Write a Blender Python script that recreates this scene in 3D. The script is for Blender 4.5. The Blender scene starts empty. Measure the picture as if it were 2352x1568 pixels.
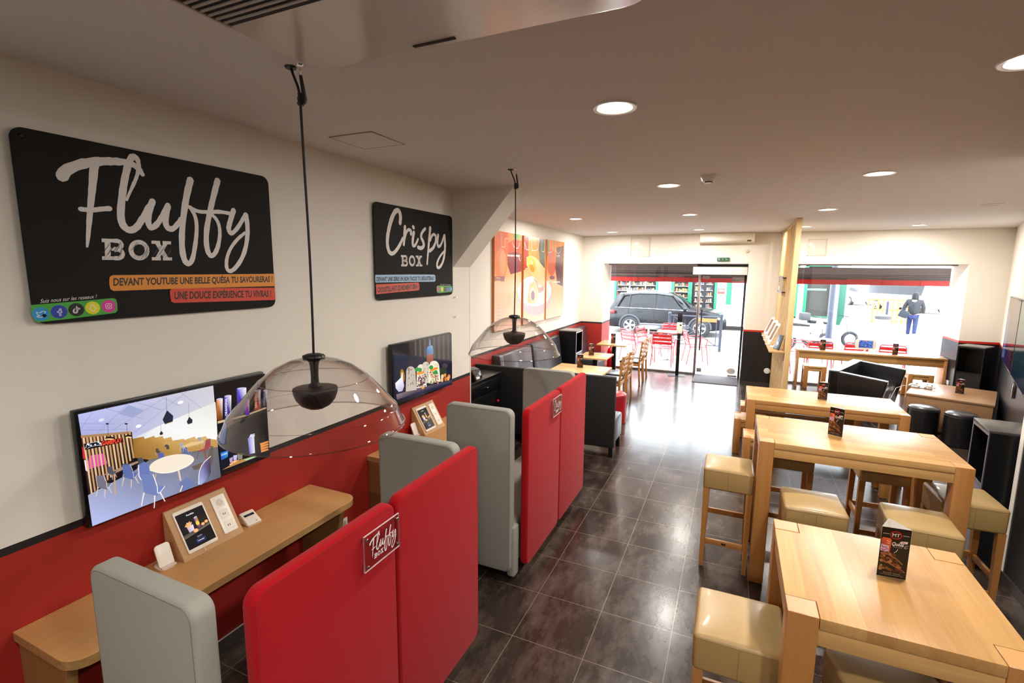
import bpy, bmesh, math, random
from mathutils import Vector, Matrix, Euler
import numpy as np
S = bpy.context.scene
COL = S.collection
PI = math.pi
# ---------------------------------------------------------------- camera, light, exposure
F_PX, YAW, PITCH, ROLL, CAM_H = 1127.6, 0.42280, 0.14450, 0.0084, 2.25
def cam_axes():
    cy, sy = math.cos(YAW), math.sin(YAW)
    f = np.array([-sy*math.cos(PITCH), cy*math.cos(PITCH), -math.sin(PITCH)])
    r = np.array([cy, sy, 0.0]); u = np.cross(r, f)
    return r*math.cos(ROLL)+u*math.sin(ROLL), -r*math.sin(ROLL)+u*math.cos(ROLL), f
CR, CU, CF = cam_axes()
cam = bpy.data.cameras.new('camera'); camo = bpy.data.objects.new('camera', cam); COL.objects.link(camo)
camo.matrix_world = Matrix(((CR[0], CU[0], -CF[0], 0), (CR[1], CU[1], -CF[1], 0), (CR[2], CU[2], -CF[2], CAM_H), (0, 0, 0, 1)))
cam.sensor_width = 36; cam.lens = F_PX/2352*36; cam.clip_start = 0.02; cam.clip_end = 300
S.camera = camo
S.view_settings.view_transform = 'Standard'; S.view_settings.look = 'None'
S.view_settings.exposure = 0.0; S.view_settings.gamma = 1.0; S.view_settings.use_curve_mapping = False
S.cycles.use_denoising = True
try: S.cycles.denoiser = 'OPENIMAGEDENOISE'
except Exception: pass
S.cycles.max_bounces = 8; S.cycles.diffuse_bounces = 4; S.cycles.glossy_bounces = 4
S.cycles.transparent_max_bounces = 16; S.cycles.transmission_bounces = 6
S.cycles.caustics_reflective = False; S.cycles.caustics_refractive = False
S.cycles.sample_clamp_indirect = 6.0
W = bpy.data.worlds.new('sky'); S.world = W; W.use_nodes = True
SKY = 14.0
W.node_tree.nodes['Background'].inputs[0].default_value = (0.86, 0.93, 1.0, 1)
W.node_tree.nodes['Background'].inputs[1].default_value = SKY
LAMP_W = 22.5          # each ceiling downlight
LAMP_COL = (1.0, 0.96, 0.89)
def portal(name, x0, x1, z0, z1, y):
    l = bpy.data.lights.new(name, 'AREA'); l.shape = 'RECTANGLE'; l.size = x1-x0; l.size_y = z1-z0
    l.cycles.is_portal = True
    o = bpy.data.objects.new(name, l); COL.objects.link(o)
    o.location = ((x0+x1)/2, y, (z0+z1)/2); o.rotation_euler = (-PI/2, 0, 0)
portal('window_portal', -2.64, 0.22, 0.0, 2.41, 11.52)
portal('window_portal', 0.95, 3.56, 0.0, 2.41, 11.52)

# pixel of the photograph -> point on a known plane (used to digitise pictures and small things)
def ray(q):
    a, b = (q[0]-1176)/F_PX, (784-q[1])/F_PX
    return CR*a+CU*b+CF
def at(q, x=None, y=None, z=None):
    d = ray(q)
    s = x/d[0] if x is not None else y/d[1] if y is not None else (z-CAM_H)/d[2]
    p = np.array([0, 0, CAM_H])+d*s
    return float(p[0]), float(p[1]), float(p[2])

# ---------------------------------------------------------------- materials
def lin(c):
    if isinstance(c, str):
        c = [int(c[i:i+2], 16)/255 for i in (0, 2, 4)]
        return tuple((v/12.92 if v <= 0.04045 else ((v+0.055)/1.055)**2.4) for v in c)
    return tuple(c[:3])
MATS = {}
def newmat(n):
    m = bpy.data.materials.new(n); m.use_nodes = True
    return m, m.node_tree.nodes, m.node_tree.links, m.node_tree.nodes['Principled BSDF']
def mat(n, col='808080', rough=0.5, metal=0.0, noise=0.0, nscale=40, bump=0.0, bscale=200, emit=0, sheen=0, coat=0, stretch=None, spec=0.5):
    if n in MATS: return MATS[n]
    m, N, L, P = newmat(n); c = lin(col)
    P.inputs['Base Color'].default_value = (*c, 1); P.inputs['Roughness'].default_value = rough
    P.inputs['Metallic'].default_value = metal; P.inputs['Specular IOR Level'].default_value = spec
    if sheen: P.inputs['Sheen Weight'].default_value = sheen
    if coat: P.inputs['Coat Weight'].default_value = coat; P.inputs['Coat Roughness'].default_value = 0.08
    if emit: P.inputs['Emission Color'].default_value = (*c, 1); P.inputs['Emission Strength'].default_value = emit
    T = N.new('ShaderNodeTexCoord'); src = T.outputs['Object']
    if stretch:
        mp = N.new('ShaderNodeMapping'); mp.inputs['Scale'].default_value = stretch
        L.new(src, mp.inputs[0]); src = mp.outputs[0]
    if noise:
        t = N.new('ShaderNodeTexNoise'); t.inputs['Scale'].default_value = nscale; t.inputs['Detail'].default_value = 5
        L.new(src, t.inputs['Vector'])
        mx = N.new('ShaderNodeMix'); mx.data_type = 'RGBA'
        mx.inputs[6].default_value = (*[v*(1-noise) for v in c], 1); mx.inputs[7].default_value = (*[min(1, v*(1+noise)) for v in c], 1)
        L.new(t.outputs[0], mx.inputs[0]); L.new(mx.outputs[2], P.inputs['Base Color'])
    if bump:
        t = N.new('ShaderNodeTexNoise'); t.inputs['Scale'].default_value = bscale; t.inputs['Detail'].default_value = 3
        L.new(src, t.inputs['Vector'])
        b = N.new('ShaderNodeBump'); b.inputs['Strength'].default_value = bump; b.inputs['Distance'].default_value = 0.004
        L.new(t.outputs[0], b.inputs['Height']); L.new(b.outputs[0], P.inputs['Normal'])
    MATS[n] = m; return m
def wood(n, c1, c2, axis='X', plank=0.09, rough=0.35, grain=0.35, contrast=0.5):
    """planks run along `axis`, each with its own tone, with fine grain lines"""
    if n in MATS: return MATS[n]
    m, N, L, P = newmat(n)
    T = N.new('ShaderNodeTexCoord'); sp = N.new('ShaderNodeSeparateXYZ'); L.new(T.outputs['Object'], sp.inputs[0])
    i = 'XYZ'.index(axis); across = [1, 0, 0][i]; third = 2 if i != 2 else 1
    def mth(op, a, b=None):
        x = N.new('ShaderNodeMath'); x.operation = op
        for k, v in enumerate((a, b)):
            if v is None: continue
            if isinstance(v, (int, float)): x.inputs[k].default_value = v
            else: L.new(v, x.inputs[k])
        return x.outputs[0]
    row = mth('FLOOR', mth('DIVIDE', mth('ADD', sp.outputs[across], 5.03), plank))
    seg = mth('FLOOR', mth('ADD', mth('DIVIDE', sp.outputs[i], 2.6), mth('MULTIPLY', row, 0.37)))
    cmb = N.new('ShaderNodeCombineXYZ'); L.new(row, cmb.inputs[0]); L.new(seg, cmb.inputs[1])
    wn = N.new('ShaderNodeTexWhiteNoise'); L.new(cmb.outputs[0], wn.inputs['Vector'])
    mp = N.new('ShaderNodeMapping'); s = [38, 38, 38]; s[i] = 1.6
    mp.inputs['Scale'].default_value = s; L.new(T.outputs['Object'], mp.inputs[0])
    ad = N.new('ShaderNodeVectorMath'); ad.operation = 'ADD'; L.new(mp.outputs[0], ad.inputs[0]); L.new(cmb.outputs[0], ad.inputs[1])
    g = N.new('ShaderNodeTexNoise'); g.inputs['Scale'].default_value = 1.6; g.inputs['Detail'].default_value = 6
    g.inputs['Distortion'].default_value = 0.6; L.new(ad.outputs[0], g.inputs['Vector'])
    f = mth('ADD', mth('MULTIPLY', wn.outputs['Value'], contrast), mth('MULTIPLY', mth('SUBTRACT', g.outputs[0], 0.5), grain*2.6))
    mx = N.new('ShaderNodeMix'); mx.data_type = 'RGBA'
    mx.inputs[6].default_value = (*lin(c1), 1); mx.inputs[7].default_value = (*lin(c2), 1)
    L.new(f, mx.inputs[0]); L.new(mx.outputs[2], P.inputs['Base Color'])
    P.inputs['Roughness'].default_value = rough
    b = N.new('ShaderNodeBump'); b.inputs['Strength'].default_value = 0.08; b.inputs['Distance'].default_value = 0.002
    L.new(g.outputs[0], b.inputs['Height']); L.new(b.outputs[0], P.inputs['Normal'])
    MATS[n] = m; return m
def glass(n, tint=(1, 1, 1), refl=1.0, edge=0.0, rough=0.0):
    if n in MATS: return MATS[n]
    m = bpy.data.materials.new(n); m.use_nodes = True; N, L = m.node_tree.nodes, m.node_tree.links
    N.remove(N['Principled BSDF']); out = N['Material Output']
    tr = N.new('ShaderNodeBsdfTransparent'); gl = N.new('ShaderNodeBsdfGlossy'); gl.inputs['Roughness'].default_value = rough
    tr.inputs[0].default_value = (*tint, 1)
    fr = N.new('ShaderNodeFresnel'); fr.inputs[0].default_value = 1.5
    geo = N.new('ShaderNodeNewGeometry')   # keep the outside-facing index on back faces too
    mx = N.new('ShaderNodeMixShader')
    lw = N.new('ShaderNodeLayerWeight'); lw.inputs[0].default_value = 0.5
    pw = N.new('ShaderNodeMath'); pw.operation = 'POWER'; L.new(lw.outputs['Facing'], pw.inputs[0]); pw.inputs[1].default_value = 4.0
    ml = N.new('ShaderNodeMath'); ml.operation = 'MULTIPLY_ADD'; L.new(pw.outputs[0], ml.inputs[0]); ml.inputs[1].default_value = 0.85*refl; ml.inputs[2].default_value = 0.05*refl
    L.new(ml.outputs[0], mx.inputs[0]); L.new(tr.outputs[0], mx.inputs[1]); L.new(gl.outputs[0], mx.inputs[2])
    if edge:
        cr = N.new('ShaderNodeMix'); cr.data_type = 'RGBA'; cr.inputs[6].default_value = (*tint, 1)
        cr.inputs[7].default_value = (tint[0]*(1-edge), tint[1]*(1-edge*1.1), tint[2]*(1-edge*1.1), 1)
        L.new(pw.outputs[0], cr.inputs[0]); L.new(cr.outputs[2], tr.inputs[0])
    L.new(mx.outputs[0], out.inputs[0]); MATS[n] = m; return m
def attr_mat(n, emit=0.0, rough=0.4):
    if n in MATS: return MATS[n]
    m, N, L, P = newmat(n); a = N.new('ShaderNodeAttribute'); a.attribute_name = 'Col'
    if emit:
        P.inputs['Base Color'].default_value = (0.01, 0.01, 0.01, 1); L.new(a.outputs[0], P.inputs['Emission Color'])
        P.inputs['Emission Strength'].default_value = emit
    else: L.new(a.outputs[0], P.inputs['Base Color'])
    P.inputs['Roughness'].default_value = rough
    MATS[n] = m; return m
def painted_wall(n, low, stripe, top, z0=1.083, z1=1.118, lowgloss=0.6):
    m, N, L, P = newmat(n)
    T = N.new('ShaderNodeTexCoord'); sp = N.new('ShaderNodeSeparateXYZ'); L.new(T.outputs['Object'], sp.inputs[0])
    def gt(v):
        x = N.new('ShaderNodeMath'); x.operation = 'GREATER_THAN'; L.new(sp.outputs[2], x.inputs[0]); x.inputs[1].default_value = v; return x.outputs[0]
    ns = N.new('ShaderNodeTexNoise'); ns.inputs['Scale'].default_value = 2.0; L.new(T.outputs['Object'], ns.inputs['Vector'])
    a = N.new('ShaderNodeMix'); a.data_type = 'RGBA'; a.inputs[6].default_value = (*lin(low), 1); a.inputs[7].default_value = (*lin(stripe), 1); L.new(gt(z0), a.inputs[0])
    b = N.new('ShaderNodeMix'); b.data_type = 'RGBA'; L.new(a.outputs[2], b.inputs[6]); b.inputs[7].default_value = (*lin(top), 1); L.new(gt(z1), b.inputs[0])
    L.new(b.outputs[2], P.inputs['Base Color'])
    r = N.new('ShaderNodeMix'); r.data_type = 'FLOAT'; r.inputs[2].default_value = lowgloss; r.inputs[3].default_value = 0.75; L.new(gt(z1), r.inputs[0]); L.new(r.outputs[0], P.inputs['Roughness'])
    t = N.new('ShaderNodeTexNoise'); t.inputs['Scale'].default_value = 260; L.new(T.outputs['Object'], t.inputs['Vector'])
    bp = N.new('ShaderNodeBump'); bp.inputs['Strength'].default_value = 0.12; bp.inputs['Distance'].default_value = 0.003
    L.new(t.outputs[0], bp.inputs['Height']); L.new(bp.outputs[0], P.inputs['Normal'])
    MATS[n] = m; return m
def tile_floor():
    m, N, L, P = newmat('floor tiles')
    T = N.new('ShaderNodeTexCoord'); mp = N.new('ShaderNodeMapping'); mp.inputs['Location'].default_value = (1.1165+4.5, -2.5245+9.0, 0)
    L.new(T.outputs['Object'], mp.inputs[0])
    br = N.new('ShaderNodeTexBrick'); br.offset = 0.0; br.squash = 1.0
    br.inputs['Scale'].default_value = 1.0; br.inputs['Brick Width'].default_value = 0.45; br.inputs['Row Height'].default_value = 0.45
    br.inputs['Mortar Size'].default_value = 0.0022; br.inputs['Mortar Smooth'].default_value = 0.1
    br.inputs['Color1'].default_value = (0.9, 0.9, 0.9, 1); br.inputs['Color2'].default_value = (1.25, 1.25, 1.25, 1); br.inputs['Mortar'].default_value = (1, 1, 1, 1)
    L.new(mp.outputs[0], br.inputs['Vector'])
    n1 = N.new('ShaderNodeTexNoise'); n1.inputs['Scale'].default_value = 2.3; n1.inputs['Detail'].default_value = 8; n1.inputs['Roughness'].default_value = 0.72
    mp2 = N.new('ShaderNodeMapping'); mp2.inputs['Scale'].default_value = (2.2, 0.9, 1); L.new(T.outputs['Object'], mp2.inputs[0]); L.new(mp2.outputs[0], n1.inputs['Vector'])
    rp = N.new('ShaderNodeValToRGB'); e = rp.color_ramp.elements
    e[0].position = 0.45; e[0].color = (*lin('2c221d'), 1); e[1].position = 0.78; e[1].color = (*lin('5f5148'), 1)
    L.new(n1.outputs[0], rp.inputs[0])
    ml = N.new('ShaderNodeMix'); ml.data_type = 'RGBA'; ml.blend_type = 'MULTIPLY'; ml.inputs[0].default_value = 1
    L.new(rp.outputs[0], ml.inputs[6]); L.new(br.outputs[0], ml.inputs[7])
    gm = N.new('ShaderNodeMix'); gm.data_type = 'RGBA'; gm.inputs[7].default_value = (*lin('736659'), 1)
    L.new(ml.outputs[2], gm.inputs[6]); L.new(br.outputs['Fac'], gm.inputs[0]); L.new(gm.outputs[2], P.inputs['Base Color'])
    rr = N.new('ShaderNodeMapRange'); rr.inputs['To Min'].default_value = 0.13; rr.inputs['To Max'].default_value = 0.28
    L.new(n1.outputs[0], rr.inputs[0]); L.new(rr.outputs[0], P.inputs['Roughness'])
    n2 = N.new('ShaderNodeTexNoise'); n2.inputs['Scale'].default_value = 7; L.new(T.outputs['Object'], n2.inputs['Vector'])
    sb = N.new('ShaderNodeMath'); sb.operation = 'MULTIPLY_ADD'; L.new(br.outputs['Fac'], sb.inputs[0]); sb.inputs[1].default_value = -1.2; L.new(n2.outputs[0], sb.inputs[2])
    bp = N.new('ShaderNodeBump'); bp.inputs['Strength'].default_value = 0.12; bp.inputs['Distance'].default_value = 0.004
    L.new(sb.outputs[0], bp.inputs['Height']); L.new(bp.outputs[0], P.inputs['Normal'])
    return m

# ---------------------------------------------------------------- mesh helpers
class M:
    def __init__(s): s.bm = bmesh.new(); s.mi = 0; s.cols = {}
    def _tag(s, faces, smooth=False):
        for f in faces: f.material_index = s.mi; f.smooth = smooth
    def merge(s, bm2, mtx=None, smooth=True):
        if mtx is not None: bm2.transform(mtx)
        mp = {v: s.bm.verts.new(v.co) for v in bm2.verts}; out = []
        for f in bm2.faces:
            try: g = s.bm.faces.new([mp[v] for v in f.verts])
            except ValueError: continue
            out.append(g)
        s._tag(out, smooth); bm2.free(); return out
    def box(s, x0, x1, y0, y1, z0, z1, bev=0.0, seg=2, mtx=None):
        b = bmesh.new(); bmesh.ops.create_cube(b, size=1.0)
        b.transform(Matrix.Translation(((x0+x1)/2, (y0+y1)/2, (z0+z1)/2)) @ Matrix.Diagonal((abs(x1-x0), abs(y1-y0), abs(z1-z0), 1)))
        if bev: bmesh.ops.bevel(b, geom=b.edges[:], offset=bev, segments=seg, profile=0.5, affect='EDGES')
        s.merge(b, mtx, smooth=bool(bev)); return s
    def prism(s, pts, h0, h1, axis='Z', bev=0.0, seg=2, mtx=None, smooth=True):
        """polygon pts in the plane normal to axis, extruded from h0 to h1 (X: pts are (y,z), Y: (x,z), Z: (x,y))"""
        b = bmesh.new()
        def P(p, h): return {'X': (h, p[0], p[1]), 'Y': (p[0], h, p[1]), 'Z': (p[0], p[1], h)}[axis]
        A = [b.verts.new(P(p, h0)) for p in pts]; B = [b.verts.new(P(p, h1)) for p in pts]; n = len(pts)
        fa = b.faces.new(A); fb = b.faces.new(B[::-1])
        for i in range(n): b.faces.new((A[i], B[i], B[(i+1) % n], A[(i+1) % n]))
        bmesh.ops.recalc_face_normals(b, faces=b.faces[:])
        if bev:
            ed = [e for e in b.edges if all(v in set(A) for v in e.verts) or all(v in set(B) for v in e.verts)]
            bmesh.ops.bevel(b, geom=ed, offset=bev, segments=seg, profile=0.5, affect='EDGES')
        s.merge(b, mtx, smooth=smooth); return s
    def lathe(s, prof, n=32, loc=(0, 0, 0), mtx=None, smooth=True, close=False):
        b = bmesh.new(); rings = []
        for r, z in prof:
            if r < 1e-6: rings.append([b.verts.new((0, 0, z))])
            else: rings.append([b.verts.new((r*math.cos(2*PI*i/n), r*math.sin(2*PI*i/n), z)) for i in range(n)])
        pr = list(zip(rings[:-1], rings[1:]))
        if close: pr.append((rings[-1], rings[0]))
        for a, c in pr:
            for i in range(n):
                j = (i+1) % n
                q = [a[0]] if len(a) == 1 else [a[i], a[j]]
                q += [c[0]] if len(c) == 1 else [c[j], c[i]]
                if len(q) >= 3: b.faces.new(q)
        bmesh.ops.recalc_face_normals(b, faces=b.faces[:])
        b.transform(Matrix.Translation(loc)); s.merge(b, mtx, smooth); return s
    def tube(s, pts, r, n=8, mtx=None, closed=False):
        pts = [Vector(p) for p in pts]; b = bmesh.new(); rings = []; N = len(pts); up = None
        for i, p in enumerate(pts):
            if closed: d = pts[(i+1) % N]-pts[i-1]
            else: d = pts[min(i+1, N-1)]-pts[max(i-1, 0)]
            d.normalize()
            if up is None: up = Vector((0, 0, 1)) if abs(d.z) < 0.9 else Vector((1, 0, 0))
            a = d.cross(up)
            if a.length < 1e-5: a = d.cross(Vector((0.3, 1, 0.2)))
            a.normalize(); c = a.cross(d).normalized(); up = c
            rr = r[i] if isinstance(r, (list, tuple)) else r
            rings.append([b.verts.new(p+a*rr*math.cos(2*PI*k/n)+c*rr*math.sin(2*PI*k/n)) for k in range(n)])
        for i in range(N if closed else N-1):
            A, B = rings[i], rings[(i+1) % N]
            for k in range(n): b.faces.new((A[k], A[(k+1) % n], B[(k+1) % n], B[k]))
        if not closed: b.faces.new(rings[0][::-1]); b.faces.new(rings[-1])
        bmesh.ops.recalc_face_normals(b, faces=b.faces[:])
        s.merge(b, mtx, True); return s
    def ball(s, c, r, n=16, sc=(1, 1, 1)):
        b = bmesh.new(); bmesh.ops.create_uvsphere(b, u_segments=n, v_segments=max(6, n//2), radius=r)
        s.merge(b, Matrix.Translation(c) @ Matrix.Diagonal((*sc, 1))); return s
    def build(s, name, mats, parent=None, loc=None, mtx=None, ang=35):
        me = bpy.data.meshes.new(name); 
        if mtx is not None: s.bm.transform(mtx)
        s.bm.to_mesh(me); s.bm.free()
        for m in (mats if isinstance(mats, (list, tuple)) else [mats]): me.materials.append(m)
        try: me.set_sharp_from_angle(angle=math.radians(ang))
        except Exception: pass
        o = bpy.data.objects.new(name, me); COL.objects.link(o)
        if parent is not None: o.parent = parent
        if loc: o.location = loc
        return o
def tag(o, label=None, cat=None, group=None, kind=None):
    if label: o['label'] = label
    if cat: o['category'] = cat
    if group: o['group'] = group
    if kind: o['kind'] = kind
    return o
def thing(name, label, cat, loc=(0, 0, 0), rz=0.0, group=None, rot=None):
    o = bpy.data.objects.new(name, None); COL.objects.link(o); o.location = loc
    o.rotation_euler = rot if rot else (0, 0, rz); o.empty_display_size = 0.1
    return tag(o, label, cat, group)
def struct(name, mb, mats): return tag(mb.build(name, mats), kind='structure')
def dup(root, loc=None, rz=None, label=None, group=None):
    def rec(o, par):
        c = o.copy(); COL.objects.link(c)
        if par is not None: c.parent = par
        for ch in list(o.children): rec(ch, c)
        return c
    kids = list(root.children); r = root.copy(); COL.objects.link(r)
    if loc is not None: r.location = loc
    if rz is not None: r.rotation_euler = (0, 0, rz)
    if label: r['label'] = label
    if group: r['group'] = group
    for ch in kids: rec(ch, r)
    return r
def arc(cx, cy, r, a0, a1, n=6): return [(cx+r*math.cos(a0+(a1-a0)*i/n), cy+r*math.sin(a0+(a1-a0)*i/n)) for i in range(n+1)]
def rrect(x0, x1, y0, y1, r, n=6):
    return arc(x1-r, y0+r, r, -PI/2, 0, n)+arc(x1-r, y1-r, r, 0, PI/2, n)+arc(x0+r, y1-r, r, PI/2, PI, n)+arc(x0+r, y0+r, r, PI, 1.5*PI, n)

# ---------------------------------------------------------------- flat coloured pictures (prints, screens, signs)
class Canvas:
    """polygons laid over one another on a flat surface; o origin, eu, ev unit axes, lifted along n"""
    def __init__(s, o, eu, ev, f=None, eps=0.00002):
        s.o, s.eu, s.ev = Vector(o), Vector(eu).normalized(), Vector(ev).normalized(); s.n = s.eu.cross(s.ev); s.f = f; s.k = 0; s.eps = eps
        s.V = []; s.F = []; s.C = []
    def _p(s, p, raw=False):
        if s.f and not raw: p = s.f(p)
        return s.o+s.eu*p[0]+s.ev*p[1]+s.n*(s.eps*s.k)
    def poly(s, pts, col, raw=False, step=True):
        if step: s.k += 1
        b = len(s.V); s.V += [s._p(p, raw) for p in pts]; s.F.append(list(range(b, b+len(pts)))); 
        s.C.append([lin(c) for c in col] if isinstance(col, list) else [lin(col)]*len(pts))
    def ell(s, c, rx, ry, col, n=24, raw=False, rot=0, a0=0, a1=2*PI):
        ca, sa = math.cos(rot), math.sin(rot); P = []
        for i in range(n):
            t = a0+(a1-a0)*i/n; x, y = rx*math.cos(t), ry*math.sin(t); P.append((c[0]+x*ca-y*sa, c[1]+x*sa+y*ca))
        s.poly(P, col, raw)
    def rect(s, x0, y0, x1, y1, col, raw=False, r=0): s.poly(rrect(min(x0, x1), max(x0, x1), min(y0, y1), max(y0, y1), r, 4) if r else [(x0, y0), (x1, y0), (x1, y1), (x0, y1)], col, raw)
    def stroke(s, pts, w, col, raw=False, smooth=0, step=True, rough=0.0):
        """brush stroke through pts; w width or (w0, w1) or list"""
        if smooth:
            for _ in range(smooth):
                q = [pts[0]]
                for a, b in zip(pts[:-1], pts[1:]): q += [(a[0]*.75+b[0]*.25, a[1]*.75+b[1]*.25), (a[0]*.25+b[0]*.75, a[1]*.25+b[1]*.75)]
                pts = q+[pts[-1]]
        n = len(pts); Wd = [w[0]+(w[-1]-w[0])*i/(n-1) for i in range(n)] if isinstance(w, (tuple, list)) and len(w) == 2 else ([w]*n if not isinstance(w, (tuple, list)) else [w[min(len(w)-1, int(i*len(w)/n))] for i in range(n)])
        rd = random.Random(7); fac = [1+rough*rd.uniform(-1, 1) for _ in range(n)]
        J = (3 if n > 3 else 1) if step else 0.1; s.k += J; k0 = s.k
        for i in range(n-1):
            s.k = k0+0.86*J*i/n; p, q = pts[i], pts[i+1]; dx, dy = q[0]-p[0], q[1]-p[1]; l = math.hypot(dx, dy)
            if l < 1e-9: continue
            h1, h2 = Wd[i]/2*fac[i], Wd[i+1]/2*fac[i+1]; nx, ny = -dy/l, dx/l; b = len(s.V)
            s.V += [s._p(v, raw) for v in ((p[0]+nx*h1, p[1]+ny*h1), (q[0]+nx*h2, q[1]+ny*h2), (q[0]-nx*h2, q[1]-ny*h2), (p[0]-nx*h1, p[1]-ny*h1))]
            s.F.append([b, b+1, b+2, b+3]); s.C.append([lin(col)]*4)
            if 0 < i:
                b = len(s.V); s.V += [s._p((p[0]+h1*0.98*math.cos(t*PI/4), p[1]+h1*0.98*math.sin(t*PI/4)), raw)+s.n*(s.eps*0.43*J/n) for t in range(8)]; s.F.append(list(range(b, b+8))); s.C.append([lin(col)]*8)
        s.k = k0+J
    def ring(s, c, r, w, col, raw=False, n=28, ry=None): 
        ry = ry or r; s.stroke([(c[0]+r*math.cos(2*PI*i/n), c[1]+ry*math.sin(2*PI*i/n)) for i in range(n+1)], w, col, raw)
    def text(s, txt, p0, p1, p2, col, bold=0.0, shear=0.0, raw=False):
        """txt fitted in the parallelogram p0 (lower left), p1 (lower right), p2 (upper left)"""
        V, F = text_mesh(txt, bold, shear); 
        if not V: return
        xs = [v[0] for v in V]; ys = [v[1] for v in V]; x0, x1, y0, y1 = min(xs), max(xs), min(ys), max(ys)
        s.k += 1; b = len(s.V)
        for v in V:
            a, c = (v[0]-x0)/(x1-x0), (v[1]-y0)/(y1-y0)
            s.V.append(s._p((p0[0]+(p1[0]-p0[0])*a+(p2[0]-p0[0])*c, p0[1]+(p1[1]-p0[1])*a+(p2[1]-p0[1])*c), raw))
        for f in F: s.F.append([b+i for i in f]); s.C.append([lin(col)]*len(f))
    def build(s, name, m, parent=None):
        me = bpy.data.meshes.new(name); me.from_pydata([tuple(v) for v in s.V], [], s.F)
        a = me.color_attributes.new('Col', 'FLOAT_COLOR', 'CORNER'); d = []
        for c in s.C:
            for q in c: d += [*q, 1.0]
        a.data.foreach_set('color', d)
        # every face looks along +n
        bm = bmesh.new(); bm.from_mesh(me); bm.normal_update()
        fl = [f for f in bm.faces if f.normal.dot(s.n) < 0]
        if fl: bmesh.ops.reverse_faces(bm, faces=fl)
        bm.to_mesh(me); bm.free()
        me.materials.append(m); o = bpy.data.objects.new(name, me); COL.objects.link(o)
        if parent is not None: o.parent = parent
        return o
_tx = {}
def text_mesh(txt, bold=0.0, shear=0.0):
    k = (txt, bold, shear)
    if k in _tx: return _tx[k]
    c = bpy.data.curves.new('t', 'FONT'); c.body = txt; c.offset = bold; c.shear = shear; c.resolution_u = 3
    o = bpy.data.objects.new('t', c); COL.objects.link(o); dg = bpy.context.evaluated_depsgraph_get(); dg.update()
    me = o.evaluated_get(dg).to_mesh(); V = [tuple(v.co) for v in me.vertices]; F = [list(p.vertices) for p in me.polygons]
    o.evaluated_get(dg).to_mesh_clear(); bpy.data.objects.remove(o); bpy.data.curves.remove(c); _tx[k] = (V, F); return V, F
def rebase(root, loc):
    loc = Vector(loc); root.location = loc; seen = set()
    def rec(o):
        if o.type == 'MESH' and o.data.name not in seen: o.data.transform(Matrix.Translation(-loc)); seen.add(o.data.name)
        for c in o.children: rec(c)
    for c in root.children: rec(c)
    return root
# ---------------------------------------------------------------- room shell
XL, XF, YB, YG, X0, YN = -2.63, -3.12, 10.74, 11.37, 1.95, 4.60
def cz(y): return 3.065-0.006*y
RW0, RW1 = Vector((2.19, 4.66)), Vector((4.09, 10.74))
RD = (RW1-RW0).normalized(); RN = Vector((-RD.y, RD.x))
RROT = math.atan2(RD.y, RD.x)-PI/2     # turn of things set square to the slanted right wall
WHITE = 'e6dfd4'
mLeft = painted_wall('wall red below', '9e2116', '191416', WHITE)
mBlk = painted_wall('wall black below', '1a1718', 'c02a20', WHITE, lowgloss=0.32)
mWhite = mat('white plaster', WHITE, 0.75, bump=0.12, bscale=260)
mCeil = mat('ceiling paint', 'e4e3e2', 0.8, bump=0.1, bscale=220)
mTile = mat('dark skirting tile', '3a312c', 0.3, noise=0.3, nscale=12)
struct('floor', M().box(-3.3, 4.6, -4, YG+0.05, -0.1, 0), tile_floor())
m = M(); 
b = bmesh.new(); P = [(-3.3, -4), (4.6, -4), (4.6, 11.6), (-3.3, 11.6)]
A = [b.verts.new((x, y, cz(y))) for x, y in P]; B = [b.verts.new((x, y, 3.25)) for x, y in P]
b.faces.new(A); b.faces.new(B[::-1])
for i in range(4): b.faces.new((A[i], B[i], B[(i+1) % 4], A[(i+1) % 4]))
bmesh.ops.recalc_face_normals(b, faces=b.faces[:]); m.merge(b, smooth=False); struct('ceiling', m, mCeil)
struct('wall_left', M().box(XF-0.2, XL, -4, 4.72, 0, 3.1), mLeft)
struct('wall_left_far', M().box(XF-0.2, XF, 4.72, YG+0.1, 0, 3.1), mLeft)
struct('wall_near', M().box(-3.3, 2.2, -4.1, -4, 0, 3.1), mWhite)
m = M(); m.box(XF-0.02, -2.64, YB, YG+0.1, 0, 2.41); struct('wall_back_left', m, mLeft)
m = M(); m.box(0.22, 0.95, YB, YG+0.1, 0, 2.41); m.box(3.56, 4.35, YB, YG+0.1, 0, 2.41); struct('wall_back', m, mBlk)
m = M(); m.box(XF-0.02, 4.35, YB, YG+0.1, 2.41, 3.1); struct('wall_back_top', m, mWhite)
m = M(); q = [RW0, RW1+RD*0.6, RW1+RD*0.6-RN*0.2, RW0-RN*0.2]
m.prism([(p.x, p.y) for p in q], 0, 3.1, smooth=False); struct('wall_right', m, mBlk)
m = M(); m.box(X0, 2.25, -4, YN, 0, 3.1); struct('wall_right_near', m, mat('black paint', '191617', 0.4))
struct('trim_1', M().box(X0-0.005, X0+0.03, YN-0.045, YN+0.002, 0.07, 3.05), mat('white corner bead', 'e8e0d6', 0.5))
struct('trim_2', M().box(XL-0.01, XL+0.003, 4.708, 4.724, 0.0, 2.28), mat('white corner bead'))
m = M(); m.prism([(XL, 2.275), (-1.925, 3.07), (XL-0.2, 3.07), (XL-0.2, 2.275)], 4.37, 4.72, axis='Y', smooth=False); struct('beam', m, mWhite)
struct('baseboard_left', M().box(XL, XL+0.012, -4, 4.72, 0, 0.075), mTile)
struct('baseboard_right', M().box(X0-0.012, X0, -4, YN, 0, 0.075), mTile)
struct('baseboard_back', M().box(0.22, 0.95, YB-0.012, YB, 0, 0.075), mTile)
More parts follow.
